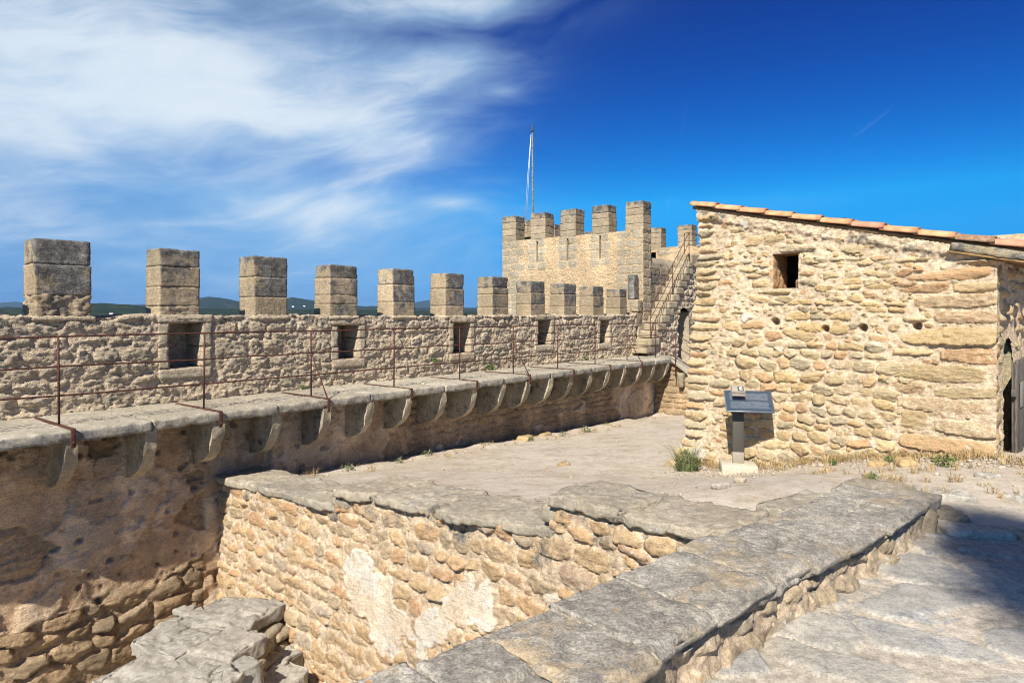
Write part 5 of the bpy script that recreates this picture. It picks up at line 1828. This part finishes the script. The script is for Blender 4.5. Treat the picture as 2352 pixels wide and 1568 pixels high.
# ------------------------------------------------------------------ broken stub of wall down in the sunken room
ruin = empty('ruined_wall', (-3.3, 6.7, -4.6), 'broken grey stub of wall standing down in the sunken room', 'wall')
rax = lambda deg: np.stack([np.array([math.cos(math.radians(deg)), math.sin(math.radians(deg)), 0]), np.array([-math.sin(math.radians(deg)), math.cos(math.radians(deg)), 0]), ZV])


def flute(p, hx):
    # grooves worn into the front right edge
    q = p.copy()
    g = np.sin(p[:, 0] * 46.0) * 0.018
    q[:, 1] += np.where(p[:, 1] < -hx[1] * 0.7, g - 0.01, 0)
    return q


for (c_, sz, deg, shp) in (((-3.22, 7.62, -3.52), (0.86, 0.72, 0.16), -14, None), ((-3.62, 7.06, -3.54), (0.78, 0.62, 0.16), -20, None), ((-3.02, 6.92, -3.56), (0.62, 0.56, 0.2), -24, None),
                           ((-3.32, 6.36, -3.60), (1.20, 0.78, 0.22), -26, None), ((-2.82, 6.50, -3.72), (0.40, 0.50, 0.44), -26, flute), ((-3.5, 5.62, -3.62), (1.2, 0.8, 0.2), -22, None),
                           ((-2.52, 6.98, -3.98), (0.42, 0.62, 0.28), -30, None), ((-2.62, 7.42, -3.96), (0.40, 0.40, 0.22), -20, None)):
    rough_block(ruin, 'coping_stone', c_, sz, M_ruin, rax(deg), 0.02, 0.012, 0.020, 9, 0.06, 2.8, kind=rng.uniform(0, 0.4), shape=shp, chip=0.11, steps=0.010, wz=0.25)
for k in range(26):
    zz = -3.72 - 0.14 * (k % 6)
    t = (k // 6) / 4.0
    cx = -2.78 - 0.14 * t + rng.normal(0, 0.03); cy = 7.62 - 1.5 * t
    rough_block(ruin, 'face_stone', (cx, cy, zz), (rng.uniform(0.24, 0.36), rng.uniform(0.24, 0.42), rng.uniform(0.10, 0.15)), M_ruinface, rax(-20 + rng.normal(0, 8)), 0.03, 0.04, 0.014, kind=-0.2)
for k in range(30):
    a_ = rng.uniform(-1, 1); b_ = rng.uniform(-1, 1)
    sz_ = rng.uniform(0.09, 0.2)
    cx, cy = -3.3 + 0.5 * a_ - 0.12 * b_, 6.75 + 1.0 * b_
    rough_block(ruin, 'rubble_stone', (cx, cy, -3.47 - 0.10 * (1 - b_) * 0.5 + sz_ * 0.02), (sz_ * 1.4, sz_, sz_ * 0.5), M_ruin, rax(rng.uniform(0, 180)), 0.018, sz_ * 0.16, sz_ * 0.09, 14, sz_ * 0.15, 5, kind=rng.uniform(-0.2, 0.3), chip=0.03)
rough_block(ruin, 'rubble_core', (-3.36, 6.6, -4.12), (0.95, 2.4, 1.0), M_ruinface, rax(-10), 0.05, 0.05, 0.03, 5, 0.04)

# ------------------------------------------------------------------ paving
paving = empty('paving', (2.5, 3.2, -1.6), 'stone paving', 'paving')
del paving['label'], paving['category']
paving['kind'] = 'structure'


def f_pave(A, B):
    Z = ground_z(A, B) + 0.022
    P = np.stack([A, B, Z], -1)
    edge_ = np.minimum.reduce([smooth(lw_side(P), -0.10, -0.02) * 2 - 1, 1 - smooth(B + 0.30 * vnoise(P * 1.3, 3) + 0.15 * (A - 3), 4.75, 5.1) * 2])
    P[..., 2] += np.where(edge_ < 1, (edge_ - 1) * 0.03, 0) + 0.005 * fbm(P * 1.2, 3, 0.5, 111)
    return P, np.broadcast_to(ZV, P.shape)


pv_sites = courses(-0.6, 5.6, 1.2, 5.2, (0.26, 0.50), (0.30, 0.72), 0.015, 0.30, 0.2, (2.3, 3.4), (0.004, 0.012), (0.0, 0.6), 0.06, drift=0.09)
relief(paving, f_pave, (-0.6, 5.6), (1.2, 5.2), (0.02, 0.018), pv_sites, M_pave, 0.07, 2.2, 0.004, (8, 8, 8), 0.007, 0.004, 0.014, bury=0.003, seed=53, piece='flagstone', base='joint_sand',
       mask=lambda a, b, P: (lw_side(P) > -0.10) & (lw_side(P) < 4.6))
# edge stones where the paving steps to the dirt
for k, (x, y, dg, sz) in enumerate([(3.35, 4.72, -12, (0.46, 0.22, 0.10)), (3.83, 4.60, -14, (0.50, 0.20, 0.10)), (4.34, 4.46, -16, (0.52, 0.22, 0.10)), (4.86, 4.3, -16, (0.52, 0.22, 0.10))]):
    rough_block(paving, 'edge_stone', (x, y, float(ground_z(x, y)) + 0.005), sz, M_pave, rax(dg), 0.025, 0.03, 0.008, kind=0.0, tint=0.9)
# half-buried wall stones beyond the low wall
for k, (x, y, dg, sz, lab) in enumerate([
        (3.30, 5.75, -20, (0.36, 0.26, 0.20), 'squared pale stone half buried just beyond the low wall end'),
        (3.72, 5.62, -18, (0.40, 0.30, 0.18), 'larger squared grey stone right of the low wall end'),
        (3.40, 5.12, -12, (0.26, 0.34, 0.12), 'flat pale slab set in dirt against the low wall end'),
        (4.35, 5.55, 8, (0.26, 0.20, 0.14), 'rounded grey stone lying in dirt at right edge'),
        (4.62, 6.35, 20, (0.20, 0.15, 0.16), 'small pointed grey stone standing in dirt before the house door')]):
    o = rough_block(None, 'half_buried_stone', (x, y, float(ground_z(x, y)) - sz[2] * 0.22), sz, M_ruinface if k in (0, 2) else M_pave, rax(dg), 0.02, 0.022, 0.016, kind=0.1, tint=0.9, chip=0.06, warp=0.03, wz=0.3)
    o['label'] = lab; o['category'] = 'stone'; o['group'] = 'stones set in the dirt'

# ------------------------------------------------------------------ loose stones and gravel
LOOSE = [(1510 - 1176, 1138, 0.10, 'grey flat stone on the sand behind the coping, left of the sign'), (1655 - 1176, 1120, 0.10, 'flat grey stone lying on sand below the sign foot'),
         (1293 - 1176, 1070, 0.14, 'lone brown stone lying in the open sand of the courtyard'), (1700 - 1176, 1105, 0.08, 'pale loose stone at the corner of the sign foot'),
         (1205 - 1176, 1013, 0.30, 'long low boulder at the foot of the rampart, nearer one'), (1250 - 1176, 1004, 0.24, 'pale boulder at the rampart foot, farther one'),
         (1575 - 1176, 1045, 0.26, 'grey boulder beside the flowering bush at the house corner'), (1545 - 1176, 1068, 0.16, 'small boulder at the foot of the flowering bush'),
         (2015 - 1176, 1072, 0.15, 'white stone in the dry grass below the house wall'), (2080 - 1176, 1070, 0.20, 'broad pale stone in the dry grass near the house corner'),
         (1900 - 1176, 1085, 0.13, 'small tan stone near the house wall, right of the sign'), (2010 - 1176, 1140, 0.08, 'small dark stone on the sand before the low wall top')]


def ray_ground(u, ypx):
    """where a line of sight meets the ground"""
    v = (722 - ypx) / 1500.0
    ys = np.linspace(2, 24, 1200)
    d = ys * v - ground_z(u / 1500.0 * ys, ys)
    i = np.where(d < 0)[0]
    Y = ys[i[0]] if len(i) else 20.0
    return u / 1500.0 * Y, Y


for (u, yp, sz, lab) in LOOSE:
    x, y = ray_ground(u, yp)
    o = rough_block(None, 'loose_stone', (x, y, float(ground_z(x, y)) + sz * 0.16), (sz * 1.25, sz, sz * 0.55), M_gravel if sz < 0.14 else M_house, rax(rng.uniform(0, 180)), sz * 0.1, sz * 0.3, sz * 0.10, 12 / (sz * 5), sz * 0.12, 3 / sz * 0.3, kind=0.1)
    o['label'] = lab; o['category'] = 'stone'; o['group'] = 'loose stones in the courtyard'


def scatter(name, mat, pts, sizes, parent=None):
    base = np.array([[1, 0, 0], [-1, 0, 0], [0, 1, 0], [0, -1, 0], [0, 0, 1], [0, 0, -1]], float)
    t = (1 + 5 ** .5) / 2
    ico = np.array([[-1, t, 0], [1, t, 0], [-1, -t, 0], [1, -t, 0], [0, -1, t], [0, 1, t], [0, -1, -t], [0, 1, -t], [t, 0, -1], [t, 0, 1], [-t, 0, -1], [-t, 0, 1]]) / 1.9
    fc = np.array([[0, 11, 5], [0, 5, 1], [0, 1, 7], [0, 7, 10], [0, 10, 11], [1, 5, 9], [5, 11, 4], [11, 10, 2], [10, 7, 6], [7, 1, 8], [3, 9, 4], [3, 4, 2], [3, 2, 6], [3, 6, 8], [3, 8, 9], [4, 9, 5], [2, 4, 11], [6, 2, 10], [8, 6, 7], [9, 8, 1]])
    V, F, T = [], [], []
    for k, (p, sz) in enumerate(zip(pts, sizes)):
        v = ico * (1 + rng.uniform(-0.25, 0.25, (12, 1))) * np.array([rng.uniform(0.8, 1.3), rng.uniform(0.7, 1.1), rng.uniform(0.35, 0.7)]) * sz / 2
        a = rng.uniform(0, 6.28); c, s = math.cos(a), math.sin(a)
        v = v @ np.array([[c, s, 0], [-s, c, 0], [0, 0, 1]])
        V.append(v + p); F.append(fc + 12 * k); T += [(rng.random(), 1, 0, 0)] * 12
    o = mk_mesh(name, np.concatenate(V), np.concatenate(F), mat, parent, np.array(T), False)
    o['kind'] = 'stuff'
    return o


pts, szs = [], []
for k in range(6500):
    m_ = rng.random()
    if m_ < 0.34:      # rubble strip below the house wall
        q = H(rng.uniform(0.2, 5.0), 0, 0)[:2] - E2[:2] * abs(rng.normal(0, 0.55)) + np.array([0, -0.05])
        s_ = rng.lognormal(-3.75, 0.5)
    elif m_ < 0.46:    # foot of the rampart
        q = R(rng.uniform(12.8, 25), 0.98 + abs(rng.normal(0, 0.22)), 0)[:2]
        s_ = rng.lognormal(-3.5, 0.5)
    else:
        q = np.array([rng.uniform(-3, 6.5), rng.uniform(4.6, 15)])
        s_ = rng.lognormal(-4.35, 0.5)
    P3 = np.array([q[0], q[1], 0.0])
    if in_pit(P3[None], 0.25)[0] or sn(P3[None])[1][0] < 0.93 or (lw_side(P3[None])[0] < 0.15 and lw_side(P3[None])[0] > -1.0 and q[1] < 5.3):
        continue
    qq = (P3[:2] - HL[:2])
    if qq @ E2[:2] > -0.03 and 0 < qq @ E1[:2] < HWID:
        continue
    pts.append([q[0], q[1], float(ground_z(q[0], q[1])) + s_ * 0.12]); szs.append(min(s_, 0.10))
scatter('gravel', M_gravel, pts, szs)


# ------------------------------------------------------------------ plants
def blades(n, spread, hgt, wid, bend, z0=0.0):
    V, F = [], []
    for k in range(n):
        a = rng.uniform(0, 6.28); r = spread * math.sqrt(rng.random())
        p = np.array([r * math.cos(a), r * math.sin(a), z0])
        dr = np.array([math.cos(a + rng.normal(0, 0.8)), math.sin(a + rng.normal(0, 0.8)), 0])
        h = hgt * rng.uniform(0.5, 1.2); b = bend * rng.uniform(0.3, 1.4)
        sd = np.array([-dr[1], dr[0], 0]) * wid * rng.uniform(0.6, 1.2)
        q1 = p + dr * b * h * 0.35 + ZV * h * 0.6
        q2 = p + dr * b * h + ZV * h * rng.uniform(0.8, 1.0)
        i = len(V)
        V += [p - sd * 0.5, p + sd * 0.5, q1 + sd * 0.45, q1 - sd * 0.45, q2]
        F += [[i, i + 1, i + 2, i + 3], [i + 3, i + 2, i + 4]]
    return V, F


def leaves(n, rx, rz, size, z0):
    V, F = [], []
    for k in range(n):
        a = rng.uniform(0, 6.28); r = rx * math.sqrt(rng.random()); zz = z0 + rz * rng.random() * (1 - 0.5 * (r / rx) ** 2)
        p = np.array([r * math.cos(a), r * math.sin(a), zz])
        d1 = rng.normal(0, 1, 3); d1[2] = abs(d1[2]) * 0.7; d1 /= np.linalg.norm(d1)
        d2 = np.cross(d1, rng.normal(0, 1, 3)); d2 /= np.linalg.norm(d2)
        s = size * rng.uniform(0.6, 1.3)
        i = len(V)
        V += [p, p + d1 * s * 0.5 + d2 * s * 0.22, p + d1 * s, p + d1 * s * 0.5 - d2 * s * 0.22]
        F += [[i, i + 1, i + 2, i + 3]]
    return V, F


def weed(x, y, lab, size, mat=M_leaf, stems=True, n=90, z=None, group='green weeds in the courtyard', name='weed'):
    zz = float(ground_z(x, y)) if z is None else z
    o = empty(name, (x, y, zz), lab, 'plant', group)
    V, F = leaves(n, size * 0.55, size * 0.6, size * 0.28, 0.01)
    mk_mesh('leaves', np.array(V) + np.array([x, y, zz]), F, mat, o, None, False)
    V, F = blades(14, size * 0.25, size * 0.85, size * 0.035, 0.4)
    mk_mesh('stem', np.array(V) + np.array([x, y, zz]), F, mat, o, None, False)
    return o


for (u, yp, lab, size) in [(1735 - 1176, 1072, 'small green weed at the right of the sign foot', 0.15), (1915 - 1176, 1069, 'small bright green weed below the middle of the house wall', 0.10),
                           (2168 - 1176, 1071, 'dark green weed near the right corner of the house', 0.19), (2040 - 1176, 1062, 'thin green weed under the right part of the house wall', 0.11),
                           (2002 - 1176, 1103, 'low grey-green weed on the dirt behind the low wall', 0.10)]:
    x, y = ray_ground(u, yp)
    weed(x, y, lab, size)
for (s_, n_, lab, size, zz) in [(18.95, 0.06, 'green tuft growing on the walkway against the parapet', 0.20, SLAB_Z), (14.1, 0.05, 'tiny green weed on the walkway below the second loophole', 0.11, SLAB_Z),
                                (23.0, 0.05, 'tiny weed on the walkway near the last loophole', 0.13, SLAB_Z), (17.2, 0.05, 'hanging green weed rooted in the parapet face', 0.13, SLAB_Z + 0.28)]:
    p = R(s_, n_, 0)
    weed(p[0], p[1], lab, size, M_leaf, z=zz, group='weeds on the walkway')
ks = [(13.05, 'pale weed at the rampart foot nearest the coping'), (14.15, 'second pale weed along the shaded rampart foot'), (15.2, 'third pale weed along the shaded rampart foot'), (15.9, 'fourth pale weed along the shaded rampart foot'),
      (17.4, 'pale weed beside the boulders at the rampart foot'), (18.7, 'weed past the boulders at the rampart foot'), (19.9, 'farther pale weed at the sunlit rampart foot'), (20.9, 'last weed of the row at the rampart foot')]
for s_, lab in ks:
    p = R(s_, 1.12 + rng.uniform(0, 0.25), 0)
    weed(p[0], p[1], lab, rng.uniform(0.14, 0.24), M_leaf2, n=45, group='weeds along the rampart foot')
# flowering bush at the house corner
x, y = ray_ground(1578 - 1176, 1082)
zb = float(ground_z(x, y))
bush = empty('flowering_bush', (x, y, zb), 'grey-green bush with small yellow flowers at the house corner', 'bush')
o_ = np.array([x, y, zb])
V, F = leaves(420, 0.17, 0.26, 0.045, 0.02)
mk_mesh('foliage', np.array(V) + o_, F, M_leaf, bush, None, False)
V, F = blades(170, 0.13, 0.42, 0.008, 0.75)
mk_mesh('stem', np.array(V) + o_, F, M_leaf2, bush, None, False)
for k in range(13):
    a = rng.uniform(0, 6.28)
    p = o_ + np.array([-0.10 + 0.24 * math.cos(a) * rng.uniform(0.4, 1.2), 0.16 * math.sin(a), rng.uniform(0.28, 0.44)])
    V = [p + np.array([0.022 * math.cos(b) * (1 if j % 2 else 0.45), 0.022 * math.sin(b) * (1 if j % 2 else 0.45), 0.006 * (j % 2)]) for j, b in enumerate(np.linspace(0, 6.28, 13)[:-1])] + [p - ZV * 0.004]
    F = [[j, (j + 1) % 12, 12] for j in range(12)]
    mk_mesh('flower', V, F, M_flower, bush, None, False)
# dry grass along the wall feet
V, F = [], []
for k in range(330):
    m_ = rng.random()
    if m_ < 0.72:
        q = H(rng.uniform(-0.1, 4.2), -abs(rng.normal(0.10, 0.22)) - 0.05, 0)[:2]
    elif m_ < 0.86:
        q = R(rng.uniform(13, 23), 1.05 + abs(rng.normal(0, 0.3)), 0)[:2]
    else:
        q = np.array([rng.uniform(3.2, 5.5), rng.uniform(5.4, 7.0)])
    v, f = blades(int(rng.integers(8, 26)), rng.uniform(0.02, 0.07), rng.uniform(0.05, 0.15), 0.006, 0.8)
    i = len(V)
    zz = float(ground_z(q[0], q[1]))
    V += [p + np.array([q[0], q[1], zz]) for p in v]
    F += [[j + i for j in ff] for ff in f]
o = mk_mesh('dry_grass', V, F, M_dry, None, None, False)
o['kind'] = 'stuff'

# ------------------------------------------------------------------ pine behind the viewer: its shade falls on the paving
tx, ty, tz = 0.20, -5.2, -1.62
pine = empty('pine_tree', (tx, ty, tz), 'tall pine behind the viewer shading the paving', 'tree')
tp = [np.array([tx, ty, tz]), np.array([tx + 0.08, ty, tz + 3.5]), np.array([tx - 0.05, ty + 0.1, tz + 7.0]), np.array([tx, ty, tz + 9.9])]
bar(pine, 'trunk', tp, 0.17, M_bark, 10, 0.05)
V, F = [], []
for k in range(24):
    a = rng.uniform(0, 6.28); hz = rng.uniform(8.9, 9.5)
    ln = rng.uniform(0.3, 0.8) * 1.0
    tip = np.array([tx, ty, tz + hz]) + np.array([math.cos(a) * ln, math.sin(a) * ln, rng.uniform(-0.1, 0.5)])
    bar(pine, 'branch', [np.array([tx, ty, tz + hz - 0.3]), (np.array([tx, ty, tz + hz]) + tip) / 2, tip], 0.035, M_bark, 5, 0.010)
    for c in range(4):
        cc = tip * (1 - 0.17 * c) + np.array([tx, ty, tz + hz]) * 0.17 * c + rng.normal(0, 0.10, 3)
        for j in range(190):
            d1 = rng.normal(0, 1, 3); d1 /= np.linalg.norm(d1)
            d2 = np.cross(d1, rng.normal(0, 1, 3)); d2 /= np.linalg.norm(d2)
            p = cc + rng.normal(0, 0.16, 3) * np.array([1, 1, 0.6])
            i = len(V)
            V += [p - d2 * 0.010, p + d2 * 0.013, p + d1 * 0.16]
            F.append([i, i + 1, i + 2])
mk_mesh('crown', V, F, M_needle, pine, None, False)

# ------------------------------------------------------------------ far white houses on the hills
def far_house(tn, D, k, lab):
    th = math.atan(tn)
    x, y = D * math.sin(th), D * math.cos(th)
    z = float(terrain_z(np.array(float(D)), np.array(th)))
    o = empty('farmhouse', (x, y, z), lab, 'house', 'white houses on the far hills')
    wx, wy, hz = 6.0 + 4 * rng.random(), 6.0, 3.2
    box(o, 'wall', (x, y, z + hz / 2), (wx, wy, hz + 3), M_white, None, 0.05)
    V = [(x - wx / 2 - .4, y - wy / 2 - .4, z + hz + 1.0), (x + wx / 2 + .4, y - wy / 2 - .4, z + hz + 1.0), (x + wx / 2 + .4, y + wy / 2 + .4, z + hz + 1.0), (x - wx / 2 - .4, y + wy / 2 + .4, z + hz + 1.0),
         (x - wx / 2 - .4, y, z + hz + 1.6), (x + wx / 2 + .4, y, z + hz + 1.6)]
    mk_mesh('roof', V, [[0, 1, 5, 4], [2, 3, 4, 5], [0, 4, 3], [1, 2, 5], [3, 2, 1, 0]], M_tile, o, None, False)


for k, (tn, D, lab) in enumerate([(-0.612, 1180, 'tiny white house on the dark hill between the first two merlons'), (-0.335, 2700, 'tiny white house on the hillside right of the third merlon'), (-0.318, 2750, 'second tiny white house right of the third merlon'),
                                  (-0.405, 2760, 'tiny white house on the hillside left of the third merlon'), (-0.205, 2900, 'tiny white house low between the fourth and fifth merlons')]):
    far_house(tn, D, k, lab)

# ------------------------------------------------------------------ air
hz_v, hz_f = cube_lattice((1, 1, 1))
hz_o = mk_mesh('haze', hz_v * np.array([9500, 9500, 132]) + np.array([0, 0, 36]), hz_f, None, None, None, False)
hz_o['kind'] = 'stuff'
hm_ = bpy.data.materials.new('thin_haze')
hm_.use_nodes = True
ht = NT(hm_.node_tree)
pv = ht.n('ShaderNodeVolumePrincipled', None, Color=(0.38, 0.64, 1.0), Density=0.00009, Anisotropy=0.2)
ho = ht.n('ShaderNodeOutputMaterial')
ht.t.links.new(pv.outputs[0], ho.inputs['Volume'])
hz_o.data.materials.append(hm_)
